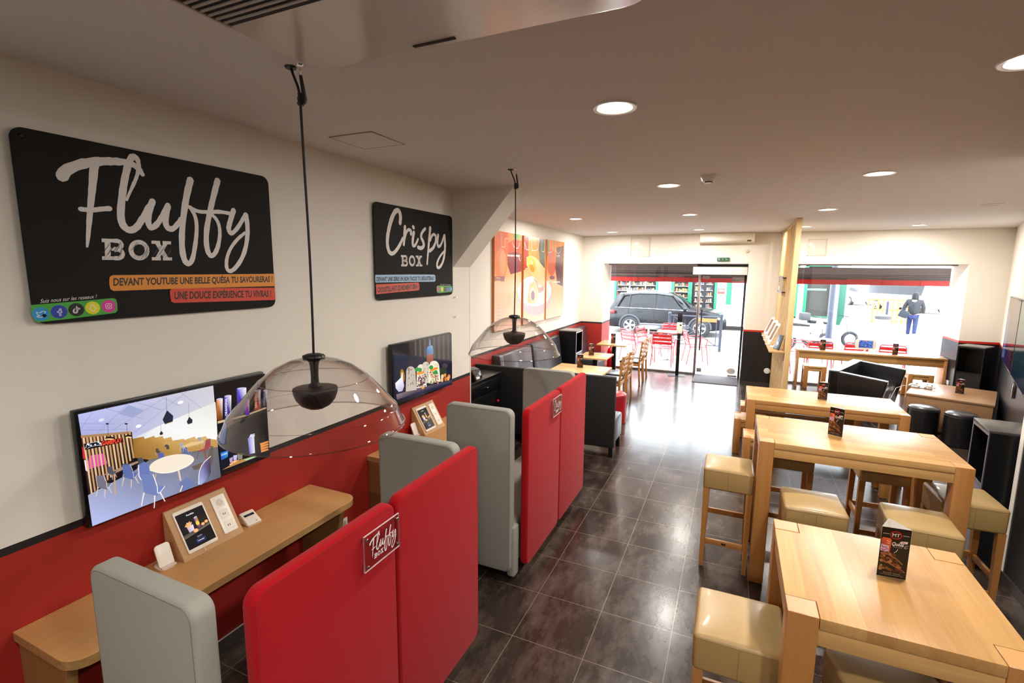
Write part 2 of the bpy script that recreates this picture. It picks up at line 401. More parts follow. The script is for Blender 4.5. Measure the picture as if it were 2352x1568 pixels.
m = M(); m.box(XL+0.001, XL+0.008, -4, 4.72, 0.075, 0.08); struct('trim_3', m, mat('white corner bead'))
# windows and door
mAlu = mat('brushed aluminium', 'a39e9b', 0.35, 0.9); mDark = mat('dark bronze frame', '2f2a2b', 0.4, 0.3)
mGlass = glass('window glass', (0.97, 0.985, 0.99), 0.8)
def window(name, x0, x1):
    w = thing(name, None, None, (x0, YG, 0)); w['kind'] = 'structure'
    m = M(); m.box(0, x1-x0, -0.02, 0.02, 0, 0.045, 0.004); m.box(0, x1-x0, -0.025, 0.025, 2.392, 2.41, 0.004); m.build('frame', mAlu, w)
    M().box(0.004, x1-x0-0.004, -0.005, 0.005, 0.045, 2.392).build('pane', mGlass, w)
    M().box(0, x1-x0, -0.16, -0.03, 2.385, 2.408).build('head_rail', mat('grey rail', '8d8480', 0.4, 0.3), w); return w
window('window_1', -2.64, -0.72)
w = window('window_2', 0.95, 3.56)
d = thing('door_1', None, None, (-0.70, YG, 0)); d['kind'] = 'structure'
M().box(-0.02, 0.03, -0.03, 0.03, 0, 2.41, 0.004).build('post', mat('steel post', '9a8f89', 0.3, 0.8), d)
M().box(0.04, 0.86, -0.006, 0.006, 0.02, 2.16).build('pane', mGlass, d)
M().box(0.03, 0.9, -0.03, 0.03, 2.17, 2.21, 0.004).build('transom', mDark, d)
M().box(0.875, 0.915, -0.03, 0.03, 0, 2.21, 0.004).build('jamb', mDark, d)
m = M(); m.box(0.055, 0.15, -0.022, 0.022, 0.07, 0.16, 0.006); m.lathe([(0, 0), (0.022, 0), (0.022, 0.012), (0, 0.014)], 20, mtx=Matrix.Translation((0.1, -0.022, 0.115)) @ Matrix.Rotation(PI/2, 4, 'X')); m.build('lock', mAlu, d)
m = M(); m.box(0.68, 0.86, -0.024, 0.024, 0.02, 0.06, 0.006); m.box(0.06, 0.2, -0.02, 0.02, 2.1, 2.16, 0.005); m.box(0.64, 0.87, -0.024, 0.024, 2.05, 2.16, 0.005); m.build('hinge_fitting', mAlu, d)
m = M(); m.tube([(0.09, -0.06, 1.45), (0.09, -0.06, 0.55)], 0.014, 12); m.tube([(0.09, 0, 1.4), (0.09, -0.06, 1.4)], 0.009); m.tube([(0.09, 0, 0.6), (0.09, -0.06, 0.6)], 0.009); m.build('door_handle', mat('dark handle', '27262b', 0.3, 0.5), d)
c = Canvas((0.745, -0.008, 0.14), (1, 0, 0), (0, 0, 1)); c.ell((0, 0), 0.085, 0.065, 'b9b0a6'); c.ell((0, 0), 0.075, 0.056, 'd3cbc0'); c.text('BIENVENUE', (-0.05, -0.008), (0.05, -0.008), (-0.05, 0.012), '9a9188', 0.02); c.build('sticker', attr_mat('print'), d)
tag(M().box(-0.68, 0.17, 10.55, 11.35, 0.0, 0.012, 0.003).build('door_mat', mat('grey ribbed mat', '5b575c', 0.9, bump=0.5, bscale=120)), 'grey ribbed entrance mat on the floor in front of the glass door', 'door mat')

# ---------------------------------------------------------------- ceiling things
mPl = mat('white plastic', 'e6e2dc', 0.35); mGloss = mat('glossy white plastic', 'd6d0c8', 0.22, coat=0.15)
mEm = mat('lamp diffuser', 'fff1dc', 0.5, emit=9.0)
mOff = mat('unlit diffuser', 'd8d4d0', 0.5)
first = None
DL = [(-0.60, 2.55, 'nearest and largest lit ceiling downlight, right of the black pendant cords'),
      (-0.62, 4.87, 'lit ceiling downlight just left of the white smoke detector'),
      (-2.25, 7.30, 'lit ceiling downlight nearest the orange wall poster'),
      (-2.27, 9.80, 'lit ceiling downlight in the far left corner before the shopfront wall'),
      (-0.63, 7.29, 'lit ceiling downlight above the aisle, between smoke detector and air conditioner'),
      (-0.66, 9.73, 'lit ceiling downlight just in front of the wall mounted air conditioner'),
      (0.99, 4.90, 'large lit ceiling downlight above the high tables on the right'),
      (0.98, 7.27, 'lit ceiling downlight just right of the top of the slatted screen'),
      (2.58, 9.85, 'lit ceiling downlight furthest to the right near the back wall'),
      (1.00, 9.65, 'lit ceiling downlight half hidden behind the slatted screen top'),
      (0.97, 2.60, 'lit ceiling downlight cut by the right edge of the photo'),
      (2.57, 7.39, None)]
def lampdata():
    l = bpy.data.lights.new('downlight_glow', 'AREA'); l.shape = 'DISK'; l.size = 0.17; l.energy = LAMP_W; l.color = LAMP_COL; return l
LD = lampdata()
def downlight(x, y, label, lit=True):
    global first
    if first is None:
        r = thing('downlight', label, 'ceiling light', (x, y, cz(y)), group='lit round downlights in the ceiling')
        M().lathe([(0.085, -0.002), (0.088, -0.006), (0.105, -0.007), (0.109, -0.003), (0.109, 0.004), (0.085, 0.004)], 40, close=True).build('trim_ring', mPl, r)
        M().lathe([(0, -0.001), (0.086, -0.001)], 40).build('diffuser', mEm, r); first = r
    else: r = dup(first, (x, y, cz(y)), label=label)
    o = bpy.data.objects.new('downlight_glow', LD); COL.objects.link(o); o.parent = r; o.location = (0, 0, -0.006)
    return r
for x, y, lb in DL:
    if lb: downlight(x, y, lb)
    else:
        r = thing('downlight', 'unlit round ceiling downlight towards the right wall', 'ceiling light', (x, y, cz(y)))
        M().lathe([(0.085, -0.002), (0.088, -0.006), (0.105, -0.007), (0.109, -0.003), (0.109, 0.004), (0.085, 0.004)], 40, close=True).build('trim_ring', mPl, r)
        M().lathe([(0, -0.001), (0.086, -0.001)], 40).build('diffuser', mOff, r)
for x, y in ((-0.6, 0.2), (-0.6, -2.1), (0.97, 0.2), (0.97, -2.1)):     # the same grid goes on behind the camera
    r = downlight(x, y, 'round ceiling downlight of the same row, behind the camera')
    r['group'] = 'downlights behind the camera'
r = thing('smoke_detector', 'small round white smoke detector on the ceiling', 'smoke detector', (-0.26, 4.55, cz(4.55)))
M().lathe([(0, -0.055), (0.028, -0.055), (0.032, -0.045), (0.05, -0.04), (0.06, -0.012), (0.064, 0)], 36).build('body', mPl, r)
M().lathe([(0.0335, -0.045), (0.0345, -0.047), (0.0345, -0.052), (0.033, -0.054)], 36).build('vent_band', mat('grey vent', '55504e', 0.6), r)
# ceiling cassette air conditioner
r = thing('ceiling_air_conditioner', 'glossy white cassette air conditioner with grille overhead on the ceiling', 'air conditioner', (-1.49, 0.2, 0))
z0 = 2.985
m = M(); m.prism(rrect(0, 1.25, 0, 1.31, 0.10), z0, z0+0.07, bev=0.012, seg=3); m.build('panel', mGloss, r)
m = M()
for i in range(26): m.box(0.03, 0.86, 0.30+i*0.024, 0.309+i*0.024, z0-0.006, z0-0.001, 0.0015)
m.box(0.02, 0.03, 0.28, 0.93, z0-0.007, z0); m.box(0.86, 0.87, 0.28, 0.93, z0-0.007, z0); m.build('grille', mat('grille plastic', 'b9b1a8', 0.4), r)
M().box(0.03, 0.86, 0.29, 0.93, z0-0.0012, z0-0.0004).build('grille_recess', mat('dark recess', '2d2825', 0.8), r)
M().box(0.46, 0.62, 1.262, 1.276, z0-0.003, z0, 0.001).build('display', mat('dark recess'), r)
M().box(0.1, 1.15, 1.296, 1.306, z0+0.012, z0+0.03).build('air_outlet', mat('dark recess'), r)
r = thing('ceiling_hatch', 'flush square access hatch in the ceiling left of the first pendant', 'access hatch', (-2.17, 2.58, cz(2.58)))
m = M()
for a in ((-0.165, 0.165, -0.16, -0.1585), (-0.165, 0.165, 0.1585, 0.16), (-0.165, -0.1635, -0.16, 0.16), (0.1635, 0.165, -0.16, 0.16)): m.box(*a, -0.0035, 0.002)
m.build('frame', mat('hatch gap', '968c84', 0.8), r); M().box(-0.158, 0.158, -0.153, 0.153, -0.004, 0.002, 0.001).build('lid', mCeil, r)
# wall hatches and split unit on the back wall
def hatch(x0, x1, z0, z1, label):
    r = thing('wall_hatch', label, 'access hatch', ((x0+x1)/2, YB, z0)); w, h = (x1-x0)/2, z1-z0
    m = M()
    for a in ((-w, w, 0, 0.012), (-w, w, h-0.012, h), (-w, -w+0.012, 0, h), (w-0.012, w, 0, h)): m.box(a[0], a[1], -0.012, 0.0, a[2], a[3], 0.002)
    m.build('frame', mat('hatch frame', 'd8cfc0', 0.4), r); M().box(-w+0.018, w-0.018, -0.008, 0, 0.018, h-0.018, 0.001).build('lid', mat('glossy white lid', 'ddd6ca', 0.1), r)
hatch(-2.08, -1.67, 2.55, 2.95, 'square white access hatch on the wall above the shop window')
hatch(1.19, 1.495, 2.555, 2.865, 'smaller square white access hatch on the wall right of the slatted screen')
r = thing('wall_air_conditioner', 'white split air conditioner on the wall above the glass door', 'air conditioner', (-0.2, YB, 2.80))
m = M(); m.prism([(0, 0), (-0.15, 0.0), (-0.205, 0.03), (-0.215, 0.06), (-0.20, 0.17), (-0.17, 0.215), (0, 0.22)], -0.49, 0.49, axis='X', bev=0.012, seg=3); m.build('body', mat('cream plastic', 'ece4d6', 0.3), r)
M().box(-0.42, 0.42, -0.213, -0.20, 0.028, 0.052, 0.004).build('flap', mat('flap plastic', 'cfc7ba', 0.3), r)
M().box(0.36, 0.43, -0.218, -0.20, 0.03, 0.055, 0.003).build('display', mat('dark recess'), r)
r = thing('air_curtain', 'long white box air curtain heater above the glass door', 'air curtain', (-0.295, 10.85, 2.19))
M().box(-0.51, 0.505, 0, 0.25, 0, 0.16, 0.012).build('body', mPl, r); M().box(-0.5, 0.49, 0.02, 0.2, -0.006, 0.0).build('outlet_grille', mat('grey vent'), r)
M().box(-0.435, 0.508, 0.13, 0.5, 0.163, 0.21).build('mounting_plate', mDark, r)
r = thing('exit_sign', 'small green and white emergency exit sign above the door', 'exit sign', (-0.244, YB-0.04, 2.46))
M().box(-0.112, 0.112, 0, 0.04, 0, 0.068, 0.003).build('box', mat('green plastic', '157a3a', 0.4), r)
c = Canvas((-0.112, -0.001, 0), (1, 0, 0), (0, 0, 1)); c.rect(0.004, 0.004, 0.22, 0.064, '1d8a42')
c.rect(0.02, 0.012, 0.05, 0.056, 'f2fff2'); c.poly([(0.085, 0.035), (0.094, 0.035), (0.094, 0.056), (0.106, 0.056), (0.106, 0.035), (0.115, 0.035), (0.10, 0.014)], 'f2fff2')
c.ell((0.158, 0.052), 0.006, 0.006, 'f2fff2'); c.stroke([(0.162, 0.045), (0.172, 0.032), (0.185, 0.03)], 0.009, 'f2fff2'); c.stroke([(0.172, 0.032), (0.166, 0.02), (0.155, 0.014)], 0.006, 'f2fff2'); c.stroke([(0.172, 0.032), (0.182, 0.022), (0.194, 0.014)], 0.006, 'f2fff2'); c.stroke([(0.165, 0.04), (0.178, 0.044), (0.187, 0.037)], 0.005, 'f2fff2'); c.stroke([(0.162, 0.043), (0.152, 0.036), (0.149, 0.03)], 0.005, 'f2fff2')
c.build('pictogram', attr_mat('exit print', emit=0.45), r)
r = thing('round_detector', 'tiny round beige motion detector on the wall below the air conditioner', 'detector', (0.18, YB, 2.65))
M().lathe([(0, 0.03), (0.015, 0.028), (0.028, 0.02), (0.04, 0.0)], 24, mtx=Matrix.Rotation(PI/2, 4, 'X')).build('dome', mat('beige plastic', 'c9bda9', 0.4), r)
M().box(-0.045, 0.045, -0.008, 0, -0.045, 0.045, 0.004).build('plate', mat('cream plastic'), r)
# pendants
mBlack = mat('matt black plastic', '17161a', 0.42); mChrome = mat('chrome', 'd8d8d8', 0.12, 1.0)
mDome = glass('clear rose plastic', (0.996, 0.986, 0.982), 1.15, edge=0.25)
def pendant(x, y, label):
    zc = cz(y); r = thing('pendant_lamp', label, 'pendant lamp', (x, y, 0), group='clear domed pendants over the booths')
    m = M()
    prof = [(0.381, 1.562), (0.378, 1.566), (0.374, 1.572), (0.352, 1.628), (0.346, 1.638), (0.325, 1.662), (0.285, 1.709), (0.248, 1.752), (0.234, 1.766), (0.228, 1.771), (0.222, 1.777), (0.2, 1.796), (0.16, 1.826), (0.10, 1.853), (0.04, 1.866), (0.02, 1.867)]
    ins = [(max(a-0.003, 0.01), b-0.0022) for a, b in prof[::-1]]
    m.lathe(prof+ins, 96, close=True); g_ = m.build('glass_dome', mDome, r); m = M()
    for R_, z_, t_ in ((0.381, 1.562, 0.0030), (0.350, 1.633, 0.0010), (0.2275, 1.7725, 0.0016)): m.tube([(R_*math.cos(2*PI*i/96), R_*math.sin(2*PI*i/96), z_) for i in range(96)], t_, 8, closed=True)
    m.build('rim', glass('rim plastic', (0.80, 0.72, 0.70), 2.0, edge=0.3), g_)
    m = M(); m.lathe([(0, 1.884), (0.012, 1.884), (0.03, 1.882), (0.044, 1.876), (0.047, 1.868), (0.043, 1.862), (0.03, 1.858), (0.022, 1.848), (0.018, 1.83), (0.016, 1.79), (0.017, 1.755), (0.03, 1.742), (0.0, 1.742)], 32)
    for i in range(10):
        a = 2*PI*i/10; m.ball((0.042*math.cos(a), 0.042*math.sin(a), 1.872), 0.006, 8)
    m.build('stem', mBlack, r)
    M().lathe([(0, 1.737), (0.03, 1.737), (0.07, 1.735), (0.092, 1.732), (0.094, 1.727), (0.091, 1.707), (0.081, 1.680), (0.061, 1.655), (0.033, 1.640), (0, 1.634)], 48).build('reflector_bowl', mBlack, r)
    m = M(); h = zc-0.13; dx, dy = -0.05, 0.0
    m.tube([(0.004*math.sin(3*t), 0.003*math.sin(5*t), 1.884+(h-1.884)*t) for t in [i/14 for i in range(15)]], 0.0052, 8)
    m.tube([(0, 0, h), (-0.012, 0, h+0.05), (-0.035, 0, h+0.1), (-0.045, 0, zc-0.004)], 0.0052, 8); m.build('cord', mBlack, r)
    m = M(); m.lathe([(0, 0), (0.012, 0), (0.015, 0.008), (0.012, 0.016), (0.014, 0.026), (0.010, 0.036), (0.012, 0.045), (0, 0.048)], 20, loc=(0, 0, h-0.024)); m.lathe([(0, -0.008), (0.02, -0.008), (0.024, 0), (0, 0)], 20, loc=(-0.045, 0, zc))
    m.prism([(0.010, -0.012), (0.022, -0.008), (0.026, 0.005), (0.006, 0.10), (-0.002, 0.10), (0.008, 0.02)], -0.006, 0.006, axis='Y', bev=0.002, mtx=Matrix.Translation((0.004, 0, h-0.01))); m.build('strain_relief', mBlack, r)
    m = M(); m.lathe([(0, -0.004), (0.012, -0.004), (0.014, 0), (0, 0)], 16, loc=(0.004, 0, zc)); m.tube([(0.004, 0, zc), (0.004, 0, zc-0.018), (0.012, 0, zc-0.026), (0.006, 0, zc-0.038), (-0.004, 0, zc-0.03)], 0.0014, 6); m.build('ceiling_hook', mChrome, r)
    return r
pendant(-1.65, 1.565, 'nearer large clear domed pendant lamp hanging over the first red booth')
pendant(-1.645, 3.70, 'farther clear domed pendant lamp hanging over the second red booth')
# ---------------------------------------------------------------- left wall: signs, screens
def crop(ox, oy, sc): return lambda p: (ox+p[0]/sc, oy+p[1]/sc)
def onx(x, y0, z0, cf):            # crop coordinates -> metres on a plane x = const, from corner (y0, z0)
    def f(p):
        q = at(cf(p), x=x); return (q[1]-y0, q[2]-z0)
    return f
PRINT = attr_mat('print', 0, 0.45); CHALK = 'ddd5d0'
FL = [([(405, 445), (425, 405), (480, 378), (560, 353), (650, 342), (760, 343), (850, 352), (905, 385), (935, 432)], [52, 50, 46, 42, 38, 34, 30, 24]),
      ([(618, 345), (608, 480), (594, 620), (582, 760), (576, 850), (570, 905)], (44, 8)),
      ([(522, 655), (600, 664), (665, 655), (722, 652)], (22, 26)),
      ([(826, 600), (862, 520), (898, 440), (912, 370), (895, 318), (868, 305), (842, 350), (815, 460), (798, 580), (788, 690), (800, 760), (845, 800), (895, 780), (935, 715), (968, 650), (1000, 600)], [14, 18, 22, 26, 32, 34, 36, 36, 34, 34, 30, 24]),
      ([(1000, 600), (972, 680), (968, 750), (990, 785), (1030, 755), (1070, 690), (1106, 610), (1085, 690), (1082, 760), (1112, 792), (1150, 775), (1185, 715)], [34, 34, 32, 30, 28, 28, 34, 34, 32, 28, 22]),
      ([(1248, 458), (1220, 570), (1198, 720), (1188, 860), (1198, 970), (1225, 1020), (1258, 1000), (1278, 900), (1290, 780), (1280, 700), (1240, 640)], [40, 38, 34, 34, 32, 30, 26, 24, 22, 20]),
      ([(1236, 640), (1290, 672), (1360, 676), (1440, 672), (1510, 686)], [22, 22, 24, 22]),
      ([(1426, 462), (1395, 580), (1368, 700), (1350, 800), (1350, 900), (1372, 965), (1405, 955), (1432, 890), (1442, 800), (1425, 730), (1385, 690)], [38, 36, 34, 32, 30, 28, 24, 22, 20]),
      ([(1530, 660), (1508, 730), (1492, 790), (1515, 822), (1560, 775), (1608, 688)], [34, 34, 30, 26, 26]),
      ([(1608, 688), (1622, 770), (1618, 860), (1598, 950), (1560, 1020), (1515, 1066), (1484, 1055), (1480, 990), (1505, 915), (1555, 850), (1605, 810)], [34, 32, 30, 28, 26, 24, 22, 22, 20])]
CRS = [([(345, 445), (350, 390), (335, 352), (308, 365), (282, 430), (264, 510), (258, 580), (272, 640), (300, 648), (335, 605), (365, 540)], [16, 16, 17, 17, 16, 15, 14, 13, 11]),
       ([(378, 462), (374, 520), (370, 590)], (14, 11)), ([(371, 570), (382, 510), (400, 482), (418, 492), (418, 515)], (10, 13)),
       ([(437, 500), (428, 560), (430, 598), (448, 590), (466, 545)], (14, 9)), ([(431, 466), (437, 474)], (14, 12)),
       ([(514, 478), (492, 500), (482, 535), (500, 565), (505, 595), (485, 612), (464, 602)], (12, 14)),
       ([(546, 468), (538, 560), (530, 650), (525, 720)], (15, 8)), ([(544, 560), (560, 515), (582, 520), (585, 560), (566, 610), (540, 628)], (10, 13)),
       ([(598, 520), (592, 570), (598, 602), (618, 590), (640, 520)], (14, 10)), ([(640, 520), (646, 600), (636, 690), (610, 740), (590, 738), (592, 700), (615, 655), (648, 620)], (14, 9))]
def slab_box(c, q0, q1, q2, col, hatch=None):
    """the word BOX in slab letters inside the parallelogram q0 (lower left) q1 (lower right) q2 (upper left)"""
    def g(p): return (q0[0]+(q1[0]-q0[0])*p[0]/3.2+(q2[0]-q0[0])*p[1], q0[1]+(q1[1]-q0[1])*p[0]/3.2+(q2[1]-q0[1])*p[1])
    def P(pts): c.poly([g(p) for p in pts], col)
    def R(x0, y0, x1, y1): P([(x0, y0), (x1, y0), (x1, y1), (x0, y1)])
    R(0, 0, 0.6, 0.17); R(0, 0.83, 0.6, 1); R(0.12, 0, 0.36, 1); R(0.3, 0.44, 0.62, 0.57)
    c.stroke([g(p) for p in [(0.5, 0.91)]+arc(0.62, 0.72, 0.2, PI/2, -PI/2, 8)+[(0.5, 0.52)]], abs(q2[1]-q0[1])*0.2, col)
    c.stroke([g(p) for p in [(0.5, 0.48)]+arc(0.66, 0.29, 0.205, PI/2, -PI/2, 8)+[(0.5, 0.085)]], abs(q2[1]-q0[1])*0.2, col)
    c.stroke([g((1.6+0.37*math.cos(2*PI*i/24), 0.5+0.4*math.sin(2*PI*i/24))) for i in range(25)], abs(q2[1]-q0[1])*0.22, col)
    P([(2.3, 0.95), (2.55, 0.95), (3.05, 0.05), (2.8, 0.05)]); P([(2.8, 0.95), (3.02, 0.95), (2.52, 0.05), (2.3, 0.05)])
    R(2.18, 0.84, 2.6, 1); R(2.72, 0.84, 3.14, 1); R(2.18, 0, 2.62, 0.16); R(2.72, 0, 3.18, 0.16)
    if hatch:
        rd = random.Random(3)
        for L0, L1 in ((0.0, 0.84), (1.2, 2.0), (2.2, 3.15)):
            for i in range(24):
                a = L0+(L1-L0)*i/24+rd.uniform(-.02, .02); y = rd.uniform(0, .5); c.stroke([g((a, y)), g((min(L1, a+0.28), y+0.42))], abs(q2[1]-q0[1])*0.010, hatch, step=False)
def icon(c, cx, cy, r, col, kind, w):
    c.ell((cx, cy), r, r, col); wh = 'f4f0f0'; k = r/45
    def S(p, cl=False): c.stroke([(cx+a*k, cy+b*k) for a, b in p], 3.2*w, wh)
    if kind == 0: S([(-24, 12), (-6, 12), (-20, -2), (-22, -14), (-8, -8), (2, -12), (8, -18), (18, -16), (26, -14), (20, -4), (14, 12), (0, 22), (-14, 20), (-24, 12)])
    elif kind == 1: S([(12, -20), (4, -20), (0, -12), (0, -4), (-10, -4), (-10, 4), (0, 4), (0, 26), (8, 26), (8, 4), (14, 4), (14, -4), (8, -4), (8, -12), (12, -13), (12, -20)])
    elif kind == 2: S([(2, -24), (2, 10), (-4, 18), (-14, 16), (-16, 6), (-8, 0)]); S([(2, -24), (8, -12), (20, -8), (20, -2), (8, -4), (8, 12), (0, 24), (-14, 22), (-20, 10), (-14, -4), (-4, -8)])
    elif kind == 3: S([(-10, -14), (0, -24), (10, -14), (10, -2), (20, 4), (14, 12), (8, 18), (0, 24), (-8, 18), (-14, 12), (-20, 4), (-10, -2), (-10, -14)])
    else:
        S([(-18, -12), (-12, -18), (12, -18), (18, -12), (18, 12), (12, 18), (-12, 18), (-18, 12), (-18, -12)]); c.ring((cx, cy), 9*k, 3*w, wh)
SIGNP = None
def wall_sign(name, label, y0, y1, z0, z1, r):
    s = thing(name, label, 'wall sign', (XL, y0, z0)); W_, H_ = y1-y0, z1-z0
    M().prism(rrect(0, W_, 0, H_, r, 8), 0.015, 0.022, axis='X', bev=0.0015, seg=1).build('panel', mat('anthracite panel', '14110f', 0.7, noise=0.15, nscale=3, spec=0.25), s)
    for a, b in ((0.035, 0.035), (W_-0.035, 0.035), (0.035, H_-0.035), (W_-0.035, H_-0.035)):
        M().lathe([(0, 0.026), (0.006, 0.026), (0.009, 0.022), (0.009, 0.0), (0, 0.0)], 16, mtx=Matrix.Translation((0, a, b)) @ Matrix.Rotation(PI/2, 4, 'Y')).build('screw', mat('black screw', '0c0b0b', 0.4, 0.5), s)
    return s
FS = crop(0, 250, 2.851); PX = XL+0.0222
s = wall_sign('wall_sign', 'big black wall sign with white brush lettering and an orange strip', 1.02, 2.193, 2.012, 2.792, 0.045)
c = Canvas((0.0222, 0, 0), (0, 1, 0), (0, 0, 1), onx(PX, 1.02, 2.012, FS))
def mpts(pts, f): return [f(p) for p in pts]
k = 2.02/1128/2.851*1.0   # crop pixel to metres near the sign (brush widths)
for pts, w in FL: c.stroke(mpts(pts, c.f), [v*k*1.42 for v in (w if isinstance(w, (list, tuple)) else [w])], CHALK, raw=True, smooth=2, rough=0.07)
fF = c.f
def par(c, q, f): return [f(p) for p in q]
c.f = None
slab_box(c, fF((668, 988)), fF((1128, 992)), fF((664, 848)), CHALK, '2a2524')
def polyf(c, f, pts, col): c.poly([f(p) for p in pts], col)
polyf(c, fF, [(740, 1088), (1000, 1085), (1400, 1083), (1794, 1079), (1800, 1160), (1400, 1170), (1000, 1182), (742, 1192), (722, 1180), (714, 1150), (714, 1108), (722, 1094)], 'e08e2b')
polyf(c, fF, [(1125, 1177), (1400, 1172), (1798, 1170), (1803, 1250), (1400, 1262), (1140, 1270), (1120, 1262), (1113, 1230), (1111, 1190)], 'd2452f')
c.text('DEVANT YOUTUBE UNE BELLE QUÉSA TU SAVOURERAS !', fF((740, 1168)), fF((1782, 1140)), fF((740, 1094)), '3a1f14', 0.038)
c.text('UNE DOUCE EXPÉRIENCE TU VIVRAS !', fF((1140, 1248)), fF((1774, 1231)), fF((1140, 1182)), '3a1f14', 0.038)
polyf(c, fF, [(197, 1284), (470, 1262), (740, 1238), (758, 1246), (766, 1275), (768, 1320), (755, 1335), (500, 1368), (238, 1398), (212, 1365), (200, 1325)], '47a83d')
c.text('Suis nous sur les reseaux !', fF((262, 1272)), fF((632, 1238)), fF((262, 1246)), 'efe8e4', 0.0, 0.25)
for i, (p, col) in enumerate((((266, 1343), '2f93cf'), ((386, 1328), '2a3ea8'), ((498, 1314), '1d1a1a'), ((605, 1302), 'e2dc2e'), ((710, 1291), 'd8379b'))):
    q = fF(p); c.eps, e0 = c.eps, c.eps; 
    # icon drawn in metres
    kk = 0.0285
    c.ell(q, kk, kk, col); sub = kk/45
    def S2(pts): c.stroke([(q[0]+a*sub, q[1]-b*sub) for a, b in pts], 0.0022, 'f4f0f0')
    ICONS = [[[(-24, 12), (-6, 12), (-20, -2), (-22, -14), (-8, -8), (2, -12), (8, -18), (18, -16), (26, -14), (20, -4), (14, 12), (0, 22), (-14, 20), (-24, 12)]],
             [[(12, -20), (4, -20), (0, -12), (0, -4), (-10, -4), (-10, 4), (0, 4), (0, 26), (8, 26), (8, 4), (14, 4), (14, -4), (8, -4), (8, -12), (12, -13), (12, -20)]],
             [[(2, -24), (2, 10), (-4, 18), (-14, 16), (-16, 6), (-8, 0)], [(2, -24), (8, -12), (20, -8), (20, -2), (8, -4), (8, 12), (0, 24), (-14, 22), (-20, 10), (-14, -4), (-4, -8)]],
             [[(-10, -14), (0, -24), (10, -14), (10, -2), (20, 4), (14, 12), (8, 18), (0, 24), (-8, 18), (-14, 12), (-20, 4), (-10, -2), (-10, -14)]],
             [[(-18, -12), (-12, -18), (12, -18), (18, -12), (18, 12), (12, 18), (-12, 18), (-18, 12), (-18, -12)], [(9*math.cos(t/8*2*PI), 9*math.sin(t/8*2*PI)) for t in range(9)]]]
    for st in ICONS[i]: S2(st)
c.build('lettering', PRINT, s)
s = wall_sign('wall_sign', 'black wall sign with white brush lettering and a pale blue strip', 3.14, 4.322, 2.0, 2.772, 0.045)
C4 = crop(800, 360, 2.903); c = Canvas((0.0222, 0, 0), (0, 1, 0), (0, 0, 1)); fC = onx(PX, 3.14, 2.0, C4); k2 = 0.0025
for pts, w in CRS: c.stroke([fC(p) for p in pts], [v*k2 for v in (w if len(w) > 2 else [w[0]+(w[1]-w[0])*i/5 for i in range(6)])], CHALK, raw=True, smooth=2, rough=0.06)
slab_box(c, fC((352, 730)), fC((494, 730)), fC((350, 655)), CHALK, '2a2524')
polyf(c, fC, [(178, 787), (400, 784), (570, 785), (579, 792), (580, 825), (572, 832), (400, 834), (180, 838)], '9cc0e2')
polyf(c, fC, [(183, 850), (330, 844), (465, 838), (472, 846), (473, 884), (465, 890), (330, 902), (186, 916)], 'cf4a35')
c.text('DEVANT UNE SERIE UN BON TACOS TU DÉGUSTERAS !', fC((186, 832)), fC((573, 823)), fC((186, 792)), '2c2a33', 0.05)
c.text('CROUSTILLANT CE MOMENT SERA !', fC((193, 906)), fC((466, 880)), fC((193, 868)), '43201a', 0.05)
polyf(c, fC, [(594, 858), (690, 861), (693, 900), (600, 908), (588, 900), (588, 866)], '57a84e')
c.text('Suis nous sur les reseaux !', fC((612, 855)), fC((684, 857)), fC((612, 846)), 'efe8e4', 0.0, 0.25)
for p, col in (((600, 883), 'c74a8e'), ((624, 883), 'd8d83a'), ((645, 883), '2a2524'), ((665, 884), '4a57b0'), ((684, 884), '3f97c9')):
    q = fC(p); c.ell(q, 0.024, 0.024, col); c.ring(q, 0.011, 0.0022, 'e9e4e4', n=12)
c.build('lettering', PRINT, s)

mTV = mat('tv black plastic', '0b0b0d', 0.25); SCR = attr_mat('screen', emit=1.05, rough=0.12); SCR2 = attr_mat('dim screen', emit=0.5, rough=0.08)
def tv(label, y0, y1, z0, z1, off=0.045):
    t = thing('wall_television', label, 'television', (XL, y0, z0), group=None); w, h = y1-y0, z1-z0
    m = M(); m.box(off-0.012, off+0.025, 0, w, 0, h, 0.006); m.box(0.01, off-0.011, 0.1, w-0.1, 0.08, h-0.08, 0.01); m.build('casing', mTV, t)
    m = M(); m.box(0, off-0.02, w/2-0.2, w/2+0.2, h/2-0.1, h/2+0.1, 0.003); m.build('wall_bracket', mat('dark bracket', '303033', 0.5, 0.5), t); return t
TX = XL+0.045+0.0255
t = tv('wall television showing a dining room picture and drink cans, above the nearer desk', 1.092, 2.036, 1.09, 1.632)
CT = crop(160, 840, 4.125); fT = onx(TX, 1.092, 1.09, CT); C6 = crop(480, 860, 7.128); f6 = onx(TX, 1.092, 1.09, C6)
c = Canvas((0.0707, 0, 0), (0, 1, 0), (0, 0, 1)); 
def PT(pts, col): c.poly([fT(p) for p in pts], col)
def ST(pts, w, col, sm=0): c.stroke([fT(p) for p in pts], [v*0.00052 for v in (w if isinstance(w, (list, tuple)) else (w, w))], col, smooth=sm)
def CL(cx, cy, rx, ry, rot, col, n=28):
    ca, sa = math.cos(rot), math.sin(rot); PT([(cx+rx*math.cos(2*PI*i/n)*ca-ry*math.sin(2*PI*i/n)*sa, cy+rx*math.cos(2*PI*i/n)*sa+ry*math.sin(2*PI*i/n)*ca) for i in range(n)], col)
c.rect(0.016, 0.022, 0.928, 0.528, '0d0c16')
PT([(78, 460), (1360, 186), (1396, 620), (600, 700), (110, 660)], ['b9bdf0', 'cfcdd4', 'd8d8de', 'c9cbe6', 'a9addf'])
